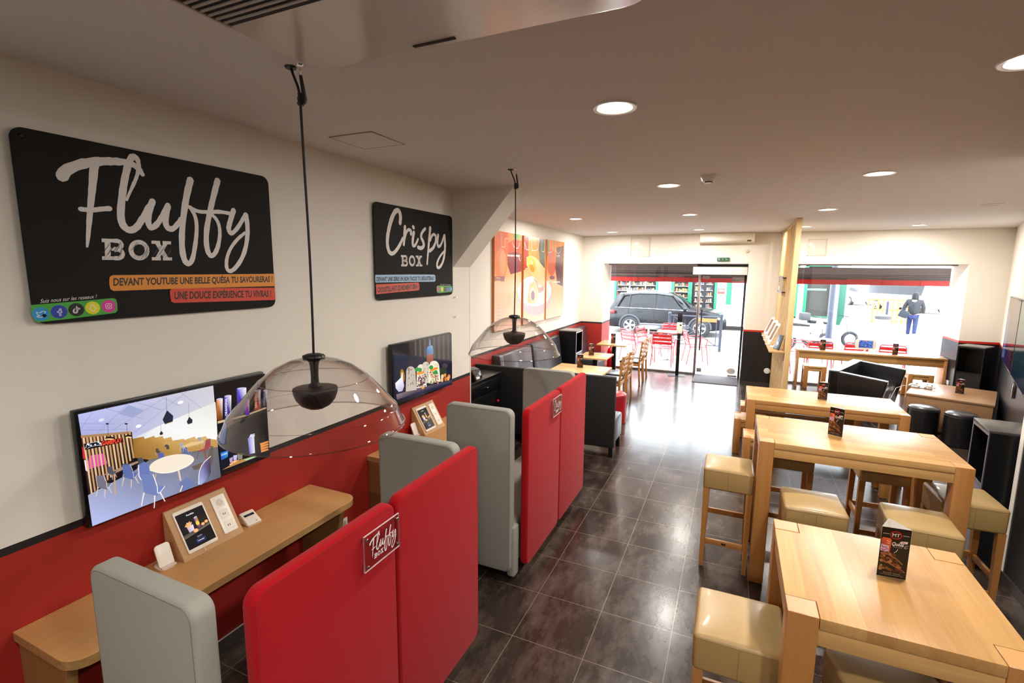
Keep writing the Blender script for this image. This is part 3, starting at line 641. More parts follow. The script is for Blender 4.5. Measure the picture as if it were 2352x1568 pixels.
for a, b in (((100, 605), (215, 440)), ((260, 640), (560, 350)), ((420, 600), (900, 300)), ((600, 640), (1120, 235)), ((90, 545), (420, 548)), ((330, 400), (700, 500)), ((620, 340), (880, 420)), ((100, 610), (560, 600)), ((860, 290), (1050, 380)), ((1050, 250), (1250, 400))): ST([a, b], 3, '8f93b5')
PT([(560, 370), (700, 420), (600, 490), (460, 455)], '9ea6cf')
PT([(600, 690), (860, 560), (1385, 340), (1402, 720), (1000, 800), (640, 760)], ['d6d6dc', 'f2f2f4', 'e4e2da', 'fbfaf4', 'ffffff', 'e6e6e6'])
PT([(596, 690), (700, 668), (712, 690), (800, 662), (812, 680), (880, 664), (892, 690), (960, 672), (975, 708), (1080, 690), (1090, 700), (1185, 668), (1195, 690), (1290, 664), (1302, 685), (1395, 700), (1405, 770), (1000, 840), (760, 890), (612, 870)], ['9c6f35', 'b58640', 'b58640', 'c4974f', 'c4974f', 'cca05a', 'cca05a', 'd2a863', 'd2a863', 'd2a863', 'd2a863', 'd6b06e', 'd6b06e', 'd6b06e', 'd6b06e', 'c99d58', 'c99d58', 'b88c48', 'a57a3a', '8f6428'])
for i in range(7): ST([(620, 710+i*22), (1395, 715+i*14)], 2, 'a87c3e')
PT([(172, 1225), (600, 1000), (760, 885), (1402, 765), (1432, 1052), (800, 1290), (214, 1518)], ['a5abcf', '8086a0', '77736d', '6c6a64', '5f6270', '959cc2', 'b9c1ef'])
PT([(105, 665), (590, 625), (612, 900), (400, 1080), (180, 1220)], ['4a2320', '3a2a1c', '1d1512', '251a18', '2d1d28'])
PT([(185, 850), (330, 828), (355, 925), (160, 985)], 'e83fb4'); PT([(115, 760), (150, 800), (160, 880), (125, 880)], 'd02a2a'); PT([(135, 890), (170, 900), (190, 1010), (150, 990)], 'f2d8e4')
for i in range(14): ST([(128+33.5*i, 668-4*i), (208+30.5*i, 1212-26*i)], (16, 12), ['e3bd93', 'c99a68'][i % 2])
PT([(103, 658), (560, 620), (566, 640), (106, 682)], 'ad8358')
PT([(130, 738), (500, 680), (507, 722), (146, 796)], '17131c'); c.text('GAMEPLAY', fT((302, 756)), fT((496, 722)), fT((300, 714)), 'f0442a', 0.05)
for p in ((170, 740), (270, 722), (200, 752), (240, 745), (285, 735), (180, 748)): CL(*p, 9, 8, 0, 'e8f0f4', 10)
ST([(150, 780), (160, 742), (200, 728), (260, 716), (292, 726), (300, 752), (270, 750), (225, 758), (185, 768), (165, 782)], 3, 'e8f0f4')
for cx, cy, rx, ry, y0 in ((378, 690, 46, 22, 548), (557, 672, 36, 20, 548)):
    ST([(cx-20, y0), (cx-14, cy-18)], 2.5, '3a3a45'); CL(cx-24, y0, 16, 7, 0, '16161c', 12); PT([(cx+rx*math.cos(a), cy-ry*math.sin(a)) for a in [PI*i/10 for i in range(11)]], '101014'); CL(cx, cy+3, rx-6, 7, 0, 'f7c98a', 14)
for cx, cy, k, top in ((928, 500, 1.0, 290), (1134, 525, 0.55, 355), (865, 640, 0.32, 552)):
    ST([(cx-18*k, top), (cx-10*k, cy-60*k)], 2.5, '40404a'); PT([(cx-8*k, cy-80*k), (cx+50*k, cy-28*k), (cx+46*k, cy+30*k), (cx-26*k, cy+55*k), (cx-50*k, cy+8*k)], '23263a'); ST([(cx-26*k, cy+54*k), (cx+46*k, cy+30*k)], 6*k+2, 'f5d9a8')
for p in ((1048, 345), (650, 570), (298, 512)): CL(*p, 28, 14, -0.3, 'ffffff' if p[0] != 298 else 'dfe2f4', 16)
def chair2d(x, y, k, col, edge, leg='e2c9b5'):
    ST([(x+20*k, y+70*k), (x+0*k, y+170*k)], (9*k, 6*k), leg); ST([(x+130*k, y+50*k), (x+175*k, y+135*k)], (9*k, 6*k), leg); ST([(x+100*k, y+90*k), (x+95*k, y+185*k)], (9*k, 6*k), leg)
    PT([(x+60*k, y+20*k), (x+170*k, y+20*k), (x+115*k, y+95*k), (x+20*k, y+70*k)], col); PT([(x, y-60*k), (x+85*k, y-66*k), (x+115*k, y+70*k), (x+100*k, y+85*k), (x+15*k, y+60*k)], col)
    ST([(x+85*k, y-66*k), (x+118*k, y+20*k), (x+122*k, y+90*k), (x+175*k, y+22*k)], 5*k, edge, 1)
ST([(420, 1010), (430, 1220)], 12, 'c9a183'); PT([(315, 1030), (480, 960), (640, 900), (650, 915), (420, 1020), (380, 1035)], 'a8876f')
for a in ((500, 960, 0.55, '4a4a55', '77757c'), (355, 985, 0.5, '50515e', '7e7c84'), (640, 900, 0.5, '4b4c52', '8c8a88'), (810, 800, 0.3, '4e4842', '7a6f66'), (940, 770, -0.3, '4e4842', '7a6f66'), (830, 860, 0.6, '5b63a6', '6a72b8'), (1050, 800, 0.6, '5f6f9e', '8a93b8'), (1205, 700, 0.4, 'a8a29c', 'cfc9c0'), (1035, 750, 0.35, 'a9a6ac', 'd0ccd0')): chair2d(*a)
PT([(1050, 765), (1150, 720), (1260, 706), (1265, 722), (1200, 745), (1110, 768)], 'e5c384'); PT([(1285, 700), (1328, 686), (1330, 760), (1290, 800), (1215, 815), (1205, 805), (1270, 780)], 'a04a50'); ST([(1270, 800), (1285, 880)], 12, '9a4b35'); ST([(1215, 810), (1200, 880)], 8, '6d5a50')
PT([(1330, 757), (1356, 760), (1358, 880), (1335, 950), (1170, 985), (1150, 950), (1290, 900)], '6b5d55')
chair2d(245, 1090, 0.85, '767080', 'efe6e0'); chair2d(490, 990, 0.9, '5c6fa8', 'c9c4d6')
PT([(645, 935), (700, 905), (735, 925), (755, 1010), (745, 1060), (665, 1075), (648, 1010)], '6b78b8'); ST([(645, 935), (650, 1040), (672, 1078)], 7, 'f6f2fb')
CL(960, 922, 216, 78, -0.21, 'f5e6d2', 40); ST([(752, 985), (860, 1018), (1000, 1000), (1130, 930), (1168, 880)], 8, 'fff8ea', 2)
ST([(1025, 990), (1045, 1085)], (18, 14), 'e5ccb8'); ST([(810, 1020), (800, 1080)], 10, 'c8a58e')
PT([(1028, 1115), (1100, 1050), (1180, 1110), (1130, 1160), (1060, 1185)], '6f7dae'); PT([(1215, 1120), (1222, 1000), (1260, 920), (1325, 855), (1330, 1010), (1310, 1060), (1240, 1125)], ['a9b0ea', '7f86c4', '6f6796', '5a4a70', '43334a', '4a4158', 'a9b0ea']); ST([(1215, 1122), (1218, 1010), (1250, 925), (1330, 853)], 8, 'fff0ea', 1)
ST([(1062, 1130), (1040, 1190)], 12, 'f3e6e0')
chair2d(672, 1108, 1.28, '7382b9', 'ffffff', 'f6e9e4')
# right part of the picture: cans on dark shelves
def P6(pts, col): c.poly([f6(p) for p in pts], col)
P6([(70, 175), (900, -20), (985, 1330), (190, 1575)], ['0a0913', '06060a', '0b0a10', '100f22'])
def can(x, y0, y1, w, top, body, txt=None, tc='f0f0f8'):
    P6([(x-w, y0+12), (x+w, y0-4), (x+w*0.95, y1-6), (x-w*0.9, y1+8)], [top, 'ffffff', body, body]); P6([(x-w, y0+12), (x-w*0.4, y0-4), (x+w*0.5, y0-10), (x+w, y0-4), (x+w*.6, y0+14), (x-w*.6, y0+22)], 'c9c9e6')
    if txt: c.text(txt, f6((x-w*0.1, y1-30)), f6((x-w*0.2, y0+50)), f6((x-w*0.75, y1-24)), tc, 0.02)
P6([(128, 760), (560, 660), (920, 530), (925, 552), (560, 690), (132, 800)], 'd8b490')
can(160, 390, 740, 52, 'e58a3a', '6a3414'); can(295, 340, 700, 58, '6a4fd0', '2b1760', 'ORANGINA'); can(520, 215, 640, 78, '5a48e0', '140c30'); can(780, 250, 570, 52, 'b5482e', '9a3420', 'ORANGINA', 'e8d8d0'); can(615, 400, 660, 34, 'e03090', '3a20c0'); can(905, 250, 530, 34, '2c2450', '14102a', 'ORANG', '9a90c0')
P6([(175, 1275), (300, 1240), (295, 1340), (190, 1400)], ['2f62c8', '3f9fe8', '2f8ad8', '2352b0']); c.text('CHIPS', f6((185, 1330)), f6((285, 1300)), f6((185, 1300)), 'd8f0ff', 0.02)
P6([(620, 1040), (725, 1010), (740, 1280), (650, 1300)], ['7a78e0', 'eef0ff', 'f4f6ff', '6b5fd0']); P6([(668, 975), (735, 960), (735, 1010), (640, 1030)], 'dfe0f8')
for i in range(4): P6([(815+8*i, 1125+38*i), (955, 1080+42*i), (965, 1105+42*i), (840, 1160+38*i)], 'f09a50')
P6([(320, 1370), (380, 1340), (370, 1430), (330, 1440)], 'b8a0c8'); P6([(385, 1320), (450, 1310), (440, 1390), (390, 1400)], 'c8c0e8'); P6([(450, 1280), (540, 1280), (530, 1380), (460, 1390)], '8a8a78')
for i, q in enumerate(((380, 1435), (420, 1420), (460, 1415), (355, 1470))): P6([(q[0]+34*math.cos(a), q[1]+24*math.sin(a)) for a in [2*PI*j/10 for j in range(10)]], ['f0a078', 'f6c4a0', 'ea9a70', 'f4b890'][i])
P6([(200, 1560), (780, 1340), (720, 1330), (480, 1400), (300, 1500)], 'c08a4c'); P6([(560, 1390), (760, 1320), (740, 1350), (600, 1400)], '8fe0b0')
c.build('screen_picture', SCR, t)
c2 = Canvas((0.0707, 0, 0), (0, 1, 0), (0, 0, 1)); c2.text('ViewSonic', (0.455, 0.007), (0.505, 0.007), (0.455, 0.015), '9a9aa0'); c2.build('brand_mark', PRINT, t)
t = tv('wall television showing filled tacos and a garlic bulb, above the farther desk', 3.255, 4.195, 1.09, 1.628)
f8 = onx(TX, 3.255, 1.09, crop(820, 740, 5.225)); c = Canvas((0.0707, 0, 0), (0, 1, 0), (0, 0, 1))
def P8(pts, col): c.poly([f8(p) for p in pts], col)
def E8(cx, cy, rx, ry, col, rot=0, n=20):
    ca, sa = math.cos(rot), math.sin(rot); P8([(cx+rx*math.cos(2*PI*i/n)*ca-ry*math.sin(2*PI*i/n)*sa, cy+rx*math.cos(2*PI*i/n)*sa+ry*math.sin(2*PI*i/n)*ca) for i in range(n)], col)
c.rect(0.008, 0.014, 0.932, 0.53, '17161d')
P8([(620, 235), (1135, 130), (1138, 470), (640, 420)], ['332f30', '45403f', '3b3637', '2a2730'])
for i in range(8): P8([(690+56*i, 222-11*i), (712+56*i, 218-11*i), (718+56*i, 440), (694+56*i, 440)], '5b524b')
P8([(445, 365), (1140, 465), (1142, 745), (500, 960), (455, 800)], ['232a3e', '15172a', '1d1f3a', '141628', '20233a'])
P8([(470, 865), (700, 800), (1140, 690), (1142, 725), (700, 850), (480, 930)], ['8f7d80', '6a5a5a', '4a4456', '2f2d48', '3a3550', '5c5568'])
P8([(845, 290), (905, 275), (915, 330), (915, 440), (890, 500), (838, 480), (835, 330)], ['5d8fc0', '7fb4dc', '6a9cc8', 'c07048', 'a05a3a', '8e4e36', '5a86b4']); P8([(872, 210), (880, 210), (884, 275), (866, 278)], '7098bc'); P8([(838, 395), (915, 380), (912, 460), (840, 470)], 'a0563a')
E8(545, 640, 26, 80, 'b07a18', -0.1); P8([(538, 600), (548, 602), (552, 700), (566, 760), (545, 825), (500, 835), (465, 790), (458, 730), (500, 690), (528, 660)], ['ffffff', 'f4f2ff', 'e8e6fa', 'cfcbe8', 'b8b0c8', 'c8c2d8', 'e0dcf4', 'f6f4ff', 'fbfaff', 'ffffff'])
def taco(cx, top, bot, w, col, sh):
    P8([(cx-w*math.cos(PI*i/14), (top+w*1.2)-w*1.2*math.sin(PI*i/14)) for i in range(15)]+[(cx+w*1.25, bot-10), (cx-w*1.1, bot+12)], col); rd = random.Random(int(cx))
    for _ in range(16): E8(cx+rd.uniform(-.7, .7)*w, rd.uniform(top+30, bot-30), rd.uniform(3, 7), rd.uniform(8, 22), sh, 0.1, 8)
taco(645, 528, 820, 55, 'c9bcae', '8a7468'); taco(770, 503, 780, 52, 'efe2cc', 'd8c4a4'); taco(825, 472, 730, 42, 'd8ccba', '9a8674'); taco(925, 460, 720, 60, 'f4ead0', 'e0d0a8')
rd = random.Random(5)
for cx, cy, n, cols in ((770, 700, 60, ['4a2f3c', '2f1d28', '8a6070', 'd8b0a0', '6a4a56']), (925, 670, 55, ['b05a58', 'e09a80', '7a8a3a', 'd8c090', '8f3a3c', '6aa048'])):
    for _ in range(n): E8(cx+rd.uniform(-50, 50), cy+rd.uniform(-75, 70), rd.uniform(6, 13), rd.uniform(6, 12), rd.choice(cols), rd.uniform(0, 3), 8)
for cx, cy in ((740, 610), (770, 605), (900, 570), (935, 555)): E8(cx, cy, 34, 16, 'f0962a', -0.3)
for cx, cy in ((715, 565), (750, 570), (885, 540), (940, 600)): E8(cx, cy, 24, 26, '2f9a48', 0.5)
for x, y, cl in ((1020, 650, 'f0d8a8'), (1050, 628, 'f09838'), (1100, 650, 'e88838'), (1015, 690, 'f4c070'), (1060, 680, 'd87828'), (1090, 672, 'f0b060')): E8(x, y, 16, 26, cl)
E8(1050, 520, 34, 30, '4a3a40'); E8(1030, 580, 45, 40, '2a3a2a'); E8(785, 785, 16, 14, 'f0a040')
c.build('screen_picture', SCR, t)
for z, lb in ((1.969, 'upper'), (1.768, 'lower')):
    h = thing('wall_hook', lb+' of two small metal hooks on the wall below the blue striped sign', 'hook', (XL, 4.38, z)); M().tube([(0, 0, 0), (0.035, 0, 0)], 0.005, 10).build('pin', mChrome, h); M().lathe([(0, 0), (0.008, 0), (0.008, 0.004), (0, 0.004)], 14, mtx=Matrix.Translation((0.033, 0, 0)) @ Matrix.Rotation(PI/2, 4, 'Y')).build('head', mChrome, h)
# ---------------------------------------------------------------- wall desks and what stands on them
wDesk = wood('oak veneer', 'bd8c55', 'd2a46c', 'Y', 0.6, 0.45, 0.4, 0.15); wEdge = wood('oak edge', 'a07848', 'bd9562', 'Y', 0.04, 0.5, 0.8, 0.3)
wLight = wood('pale beech', 'b98d5e', 'cda778', 'Y', 0.7, 0.5, 0.25, 0.1)
def desk(label, y0, y1):
    d = thing('wall_desk', label, 'desk', (XL, y0, 0), group=None); L_ = y1-y0
    pts = [(0.001, 0)]+arc(0.44-0.09, 0.09, 0.09, -PI/2, 0, 8)+arc(0.44-0.09, L_-0.09, 0.09, 0, PI/2, 8)+[(0.001, L_)]
    M().prism(pts, 0.745, 0.75, bev=0.001, seg=1).build('desktop', wDesk, d)
    M().prism([(p[0]-(0.0004 if 0.01 < p[0] else 0), p[1]) for p in pts], 0.71, 0.7448).build('edge_band', wEdge, d)
    for y in (0.012, L_-0.09): M().prism([(0.001, 0), (0.24, 0), (0.37, 0.71), (0.001, 0.71)], y, y+0.04, axis='Y', bev=0.002, seg=1).build('side_panel', wood('oak panel', '8c6538', 'a57d4a', 'Z', 0.5, 0.5, 0.4, 0.2), d)
    return d
desk('oak wall desk with rounded corners under the nearer television', 0.83, 2.40)
desk('oak wall desk behind the grey panels of the farther booth', 2.99, 4.34)
mIv = mat('ivory plastic', 'ece2d4', 0.3); mScrB = mat('screen black', '0b0a10', 0.12)
def console(label, y):
    r = thing('tablet_console', label, 'tablet holder', (XL, y, 0.7503)); w = 0.336
    M().prism([(0.002, 0), (0.154, 0), (0.012, 0.24), (0.002, 0.24)], 0, w, axis='Y', bev=0.0015, seg=1).build('wooden_wedge', wLight, r)
    up = Vector((-0.142, 0, 0.24)).normalized(); o = Vector((0.154, 0, 0)); n = Vector((0, 1, 0)).cross(up)
    X = Matrix(((0, up.x, n.x, o.x), (1, up.y, n.y, o.y), (0, up.z, n.z, o.z), (0, 0, 0, 1)))
    M().prism(rrect(0.031, 0.191, 0.026, 0.257, 0.01), 0.0, 0.006, bev=0.0015, mtx=X).build('tablet', mIv, r)
    t = r.children[-1] if r.children[-1].name.startswith('tablet') else [c for c in r.children if c.name.startswith('tablet')][0]
    c = Canvas(X @ Vector((0, 0, 0.0062)), (0, 1, 0), up); c.rect(0.038, 0.045, 0.184, 0.238, '0d0b12')
    c.text('Fundido', (0.09, 0.214), (0.13, 0.214), (0.09, 0.222), 'f2f2f6', 0.03)
    c.poly([(0.04, 0.105), (0.182, 0.125), (0.182, 0.14), (0.04, 0.125)], ['6a5f58', '8b7a6a', '3a322c', '4b443f']); c.poly([(0.04, 0.14), (0.182, 0.15), (0.182, 0.19), (0.1, 0.2)], '1b1612')
    c.poly([(0.073, 0.128), (0.1, 0.132), (0.104, 0.162), (0.07, 0.158)], ['b9a5c4', 'e7dcf0', 'f4ecf8', 'c9b4d2'])
    for i, (a, b) in enumerate(((0.07, 0.175), (0.078, 0.182), (0.086, 0.18), (0.093, 0.183), (0.1, 0.176), (0.064, 0.168))): c.stroke([(0.085, 0.155), (a, b)], 0.006, ['f0b070', 'f8c890', 'f2b880'][i % 3])
    c.poly([(0.118, 0.132), (0.136, 0.136), (0.136, 0.19), (0.118, 0.186)], ['3a1840', 'a0308a', 'd8a040', '8a50b0']); c.ell((0.127, 0.158), 0.009, 0.012, 'f0d040'); c.poly([(0.118, 0.186), (0.136, 0.19), (0.134, 0.196), (0.12, 0.193)], 'c8c8d8')
    for a, b, q in ((0.105, 0.125, 0.013), (0.15, 0.142, 0.01), (0.17, 0.147, 0.01)): c.ell((a, b), q, q*0.8, 'f0a060'); c.ell((a, b), q*.6, q*.45, 'f8c898')
    for i in range(3): c.ring((0.102+i*0.009, 0.092), 0.0036, 0.0008, 'd8d8e0', n=14)
    c.rect(0.088, 0.062, 0.134, 0.08, '2f6fe0', r=0.004); c.rect(0.0892, 0.0632, 0.1328, 0.0788, '0d0b12', r=0.0034); c.text('Commander', (0.094, 0.0675), (0.128, 0.0675), (0.094, 0.0745), 'f2f2f6', 0.03)
    c.build('tablet_screen', SCR, t)
    c = Canvas(X @ Vector((0, 0, 0.0062)), (0, 1, 0), up); c.ring((0.111, 0.0345), 0.0052, 0.0007, 'b5aca0', n=20); c.ell((0.111, 0.249), 0.001, 0.001, '333333', n=8); c.build('home_button', PRINT, t)
    M().tube([X @ Vector((0.111, 0.026, 0.003)), X @ Vector((0.111, 0.012, 0.003)), X @ Vector((0.112, 0.006, -0.002))], 0.0018, 8).build('charging_plug', mIv, t)
    m = M(); m.prism(rrect(0.233, 0.314, 0.034, 0.252, 0.006), 0, 0.006, bev=0.002, mtx=X); m.build('socket_plate', mIv, r)
    s = [c for c in r.children if c.name.startswith('socket_plate')][0]
    c = Canvas(X @ Vector((0, 0, 0.0063)), (0, 1, 0), up)
    for i, (a, b) in enumerate(((0.185, 0.235), (0.12, 0.165), (0.052, 0.097))):
        c.rect(0.25, a, 0.297, b, 'b9ae9f'); c.rect(0.2508, a+0.0008, 0.2962, b-0.0008, 'e9dfd0')
        if i == 0:
            c.ell((0.2735, 0.21), 0.019, 0.019, 'b3a795'); c.ell((0.2735, 0.209), 0.0165, 0.0165, 'd8ccba'); c.ell((0.266, 0.21), 0.0022, 0.0022, '1a1512', n=10); c.ell((0.281, 0.21), 0.0022, 0.0022, '1a1512', n=10); c.rect(0.27, 0.199, 0.277, 0.2015, 'a89058')
        else:
            m0 = (a+b)/2; c.rect(0.266, m0-0.006, 0.270, m0+0.006, '1a1512'); c.rect(0.276, m0-0.006, 0.280, m0+0.006, '1a1512')
    c.build('socket_inserts', PRINT, s)
    return r
console('wooden wedge holding a white tablet and sockets on the nearer desk', 1.437)
console('wooden wedge holding a white tablet and sockets on the farther desk', 3.60)
def charger(label, x, y, rz):
    r = thing('phone_charger', label, 'phone charger', (x, y, 0.7503), rz); tl = Matrix.Rotation(math.radians(-22), 4, 'Y')
    M().prism(rrect(-0.055, 0.03, -0.035, 0.035, 0.02), 0, 0.01, bev=0.003).build('base', mIv, r)
    m = M(); m.prism(rrect(-0.035, 0.035, 0.0, 0.118, 0.016), -0.004, 0.004, axis='X', bev=0.002, mtx=Matrix.Translation((0.012, 0, 0.006)) @ tl); m.build('pad', mIv, r)
    M().box(0.01, 0.032, -0.034, 0.034, 0.006, 0.017, 0.003).build('lip', mat('pale pink plastic', 'd8c4ba', 0.3), r); return r
charger('white upright phone charging stand beside the console on the nearer desk', -2.525, 1.376, -0.05)
charger('white upright phone charging stand beside the console on the farther desk', -2.555, 3.56, -0.05)
r = thing('card_reader', 'white card payment terminal on the nearer desk beside the sockets', 'card reader', (-2.545, 1.862, 0.7503), -0.12)
M().prism([(-0.045, 0), (0.055, 0), (0.06, 0.012), (-0.03, 0.058), (-0.042, 0.052)], -0.042, 0.042, axis='Y', bev=0.006, seg=3).build('body', mIv, r)
up = Vector((-0.09, 0, 0.046)).normalized(); c = Canvas((0.061, 0, 0.013), (0, 1, 0), up); c.rect(-0.03, 0.062, 0.03, 0.078, '141218', r=0.002); c.text('SumUp', (-0.01, 0.067), (0.01, 0.067), (-0.01, 0.073), '7c86c8', 0.02)
for i in range(3):
    for j in range(4): c.ell((-0.022+0.018*i, 0.018+0.0115*j), 0.0014, 0.0014, '8d8378', n=8)
c.rect(0.012, 0.012, 0.02, 0.016, '6d645b'); c.build('display_keys', PRINT, r)
for x, y, z, lb in ((XL, 2.70, 0.305, 'white wall socket on the red wall between the two desks'),):
    r = thing('wall_socket', lb, 'socket', (x, y, z)); M().box(0, 0.009, -0.04, 0.04, -0.04, 0.04, 0.003).build('plate', mIv, r)
    m = M(); m.lathe([(0.0, 0.0), (0.02, 0.0), (0.023, 0.002), (0, 0.0021)], 24, mtx=Matrix.Translation((0.009, 0, 0)) @ Matrix.Rotation(PI/2, 4, 'Y')); m.build('cup', mat('socket shade', 'bdb2a4', 0.4), r)
    c = Canvas((0.0113, 0, 0), (0, 1, 0), (0, 0, 1)); c.ell((-0.008, 0), 0.0025, 0.0025, '1a1512', n=10); c.ell((0.008, 0), 0.0025, 0.0025, '1a1512', n=10); c.ell((0, 0.008), 0.002, 0.002, '9a9080', n=10); c.build('holes', PRINT, r)

# ---------------------------------------------------------------- fabric booths
mRed = mat('red wool fabric', 'a60d17', 0.9, noise=0.16, nscale=420, bump=0.25, bscale=700, sheen=0.08, spec=0.1)
mGrey = mat('grey wool fabric', '99968d', 0.92, noise=0.14, nscale=420, bump=0.25, bscale=700, sheen=0.08, spec=0.1)
def clothpanel(axis, pts, h0, h1, r_edge=0.016): return M().prism(pts, h0, h1, axis=axis, bev=r_edge, seg=4)
def booth(label, y0, ya, yb, yc, gy0, gy1):
    b = thing('booth_sofa', label, 'booth sofa', (-1.25, y0, 0))
    for a, c in ((ya, yb-0.003), (yb+0.003, yc)):
        p = clothpanel('X', rrect(a-y0, c-y0, 0.10, 1.282, 0.055, 8), -0.055, 0).build('back_panel', mRed, b)
        m = M(); q = rrect(a-y0+0.012, c-y0-0.012, 0.112, 1.270, 0.05, 8); m.tube([(-0.0014, u, v) for u, v in q], 0.0017, 6, closed=True); m.build('piping', mat('dark red piping', '8c1018', 0.8), p)
    for g, lb in ((gy0, 'near'), (gy1, 'far')):
        p = clothpanel('Y', rrect(-0.600, -0.078, 0.10, 1.30, 0.05, 8), g-y0, g-y0+0.075).build('side_panel', mGrey, b)
        m = M(); q = rrect(-0.588, -0.090, 0.112, 1.288, 0.045, 8); m.tube([(u, g-y0+0.0012, v) for u, v in q], 0.0016, 6, closed=True); m.build('piping', mat('grey piping', '6f6a62', 0.8), p)
    M().box(-0.59, -0.10, gy0-y0+0.08, gy1-y0-0.005, 0.075, 0.43, 0.03, 4).build('seat', mGrey, b)
    M().box(-0.12, -0.0575, gy0-y0+0.03, gy0-y0+0.115, 0.055, 0.44, 0.016, 4).build('seat_end', mGrey, b)
    for fx in (-0.56, -0.12):
        for fy in (gy0-y0+0.14, gy1-y0-0.08): M().lathe([(0, 0), (0.017, 0), (0.02, 0.085), (0, 0.085)], 16, loc=(fx, fy, 0)).build('foot', mat('black foot', '111111', 0.4), b)
    return b
booth('nearer booth sofa with red back panels, grey sides and a lettered plate', 0.86, 0.903, 1.59, 2.335, 0.775, 2.20)
booth('farther booth sofa with red back panels, grey sides and a lettered plate', 3.07, 3.07, 3.778, 4.545, 2.948, 4.37)
mAcr = glass('clear acrylic', (0.97, 0.94, 0.93), 1.2, edge=0.1)
def plate(label, corners, strokes, kk, boxpar, cf0, src, uvmap):
    P = [at(q, x=-1.236) for q in corners]; y0 = (P[0][1]+P[3][1])/2; y1 = (P[1][1]+P[2][1])/2; z1 = (P[0][2]+P[1][2])/2; z0 = (P[2][2]+P[3][2])/2
    r = thing('acrylic_plate', label, 'name plate', (-1.25, y0, z0)); w, h = y1-y0, z1-z0
    M().box(0.016, 0.019, 0, w, 0, h, 0.0008, 1).build('sheet', mAcr, r)
    m = M()
    for x in (0.0155, 0.0195): m.tube([(x, 0.0005, 0.0005), (x, w, 0.0005), (x, w, h), (x, 0.0005, h)], 0.0011, 6, closed=True)
    m.build('polished_edge', mat('bright edge', 'e9dcd8', 0.2), r)
    for a, b in ((0.015, 0.018), (w-0.015, 0.018), (0.015, h-0.018), (w-0.015, h-0.018)): M().lathe([(0, 0.0), (0.0065, 0.0), (0.0065, 0.024), (0.005, 0.026), (0, 0.026)], 18, mtx=Matrix.Translation((0.0, a, b)) @ Matrix.Rotation(PI/2, 4, 'Y')).build('standoff', mChrome, r)
    c = Canvas((0.0202, 0, 0), (0, 1, 0), (0, 0, 1)); g = lambda p: (w*(0.12+0.8*uvmap(p)[0]), h*(0.14+0.76*uvmap(p)[1]))
    for pts, wd in strokes: c.stroke([g(p) for p in pts], [v*kk for v in (wd if len(wd) > 2 else [wd[0]+(wd[1]-wd[0])*i/5 for i in range(6)])], 'ece4e2', raw=True, smooth=2)
    slab_box(c, *[g(p) for p in boxpar], 'ece4e2'); c.build('lettering', PRINT, r); return r
def fluv(p):
    q = fF(p); a = fF((390, 900)); b = fF((1640, 300)); return ((q[0]-a[0])/(b[0]-a[0]), (q[1]-fF((1500, 1066))[1])/(fF((870, 300))[1]-fF((1500, 1066))[1]))
plate('clear acrylic plate with white lettering on the nearer red booth', [(600+780/3.35, 1100+445/3.35), (600+1052/3.35, 1100+262/3.35), (600+1055/3.35, 1100+515/3.35), (600+790/3.35, 1100+720/3.35)], FL, 0.00016, [(668, 988), (1128, 992), (664, 848)], None, None, fluv)
def cruv(p):
    q = fC(p); a = fC((258, 600)); b = fC((650, 500)); return ((q[0]-a[0])/(b[0]-a[0]), (q[1]-fC((600, 745))[1])/(fC((335, 350))[1]-fC((600, 745))[1]))
plate('clear acrylic plate with white lettering on the farther red booth', [(1080+872/4.612, 720+915/4.612), (1080+963/4.612, 720+850/4.612), (1080+962/4.612, 720+1030/4.612), (1080+876/4.612, 720+1102/4.612)], CRS, 0.0003, [(352, 730), (494, 730), (350, 655)], None, None, cruv)

# ---------------------------------------------------------------- beech bar tables
BE = ('a97c48', 'd0a56a')
wTY = wood('beech planks y', *BE, 'Y', 0.082, 0.36, 0.32, 0.7); wTX = wood('beech planks x', *BE, 'X', 0.082, 0.36, 0.32, 0.7)
wLeg = wood('beech leg', 'a9733c', 'c48e52', 'Z', 0.3, 0.35, 0.3, 0.25); wEnd = mat('beech end grain', 'bd8a52', 0.4, noise=0.15, nscale=60, stretch=(1, 6, 1))
def bartable(name, label, cat, x0, x1, y0, y1, h, leg, top, apron, grp=None):
    t = thing(name, label, cat, ((x0+x1)/2, (y0+y1)/2, 0), group=grp); a, b = (x1-x0)/2, (y1-y0)/2; l = leg; g = 0.0015
    pts = [(-a+l+g, -b), (a-l-g, -b), (a-l-g, -b+l+g), (a, -b+l+g), (a, b-l-g), (a-l-g, b-l-g), (a-l-g, b), (-a+l+g, b), (-a+l+g, b-l-g), (-a, b-l-g), (-a, -b+l+g), (-a+l+g, -b+l+g)]
    M().prism(pts, h-0.042, h, bev=0.003, seg=2).build('tabletop', top, t)
    for sx in (-1, 1):
        for sy in (-1, 1):
            xa, xb = (-a, -a+l) if sx < 0 else (a-l, a); ya, yb = (-b, -b+l) if sy < 0 else (b-l, b)
            o = M().box(xa, xb, ya, yb, 0.004, h, 0.003).build('leg', wLeg, t); M().box(xa+0.003, xb-0.003, ya+0.003, yb-0.003, h-0.002, h+0.0004).build('end_grain', wEnd, o)
    z1, z0 = h-0.042-0.016, h-0.042-0.016-apron; i = 0.018
    for sy in (-1, 1): M().box(-a+l, a-l, sy*(b-i)-0.011, sy*(b-i)+0.011, z0, z1+0.016, 0.002).build('apron', top if top is wTX else wTX, t)
    for sx in (-1, 1): M().box(sx*(a-i)-0.011, sx*(a-i)+0.011, -b+l, b-l, z0, z1+0.016, 0.002).build('apron', wTY, t)
    return t
bartable('high_table', 'nearest high beech table, in the bottom right corner of the photo', 'high table', 0.245, 0.932, 1.833, 2.545, 1.076, 0.098, wTY, 0.05)
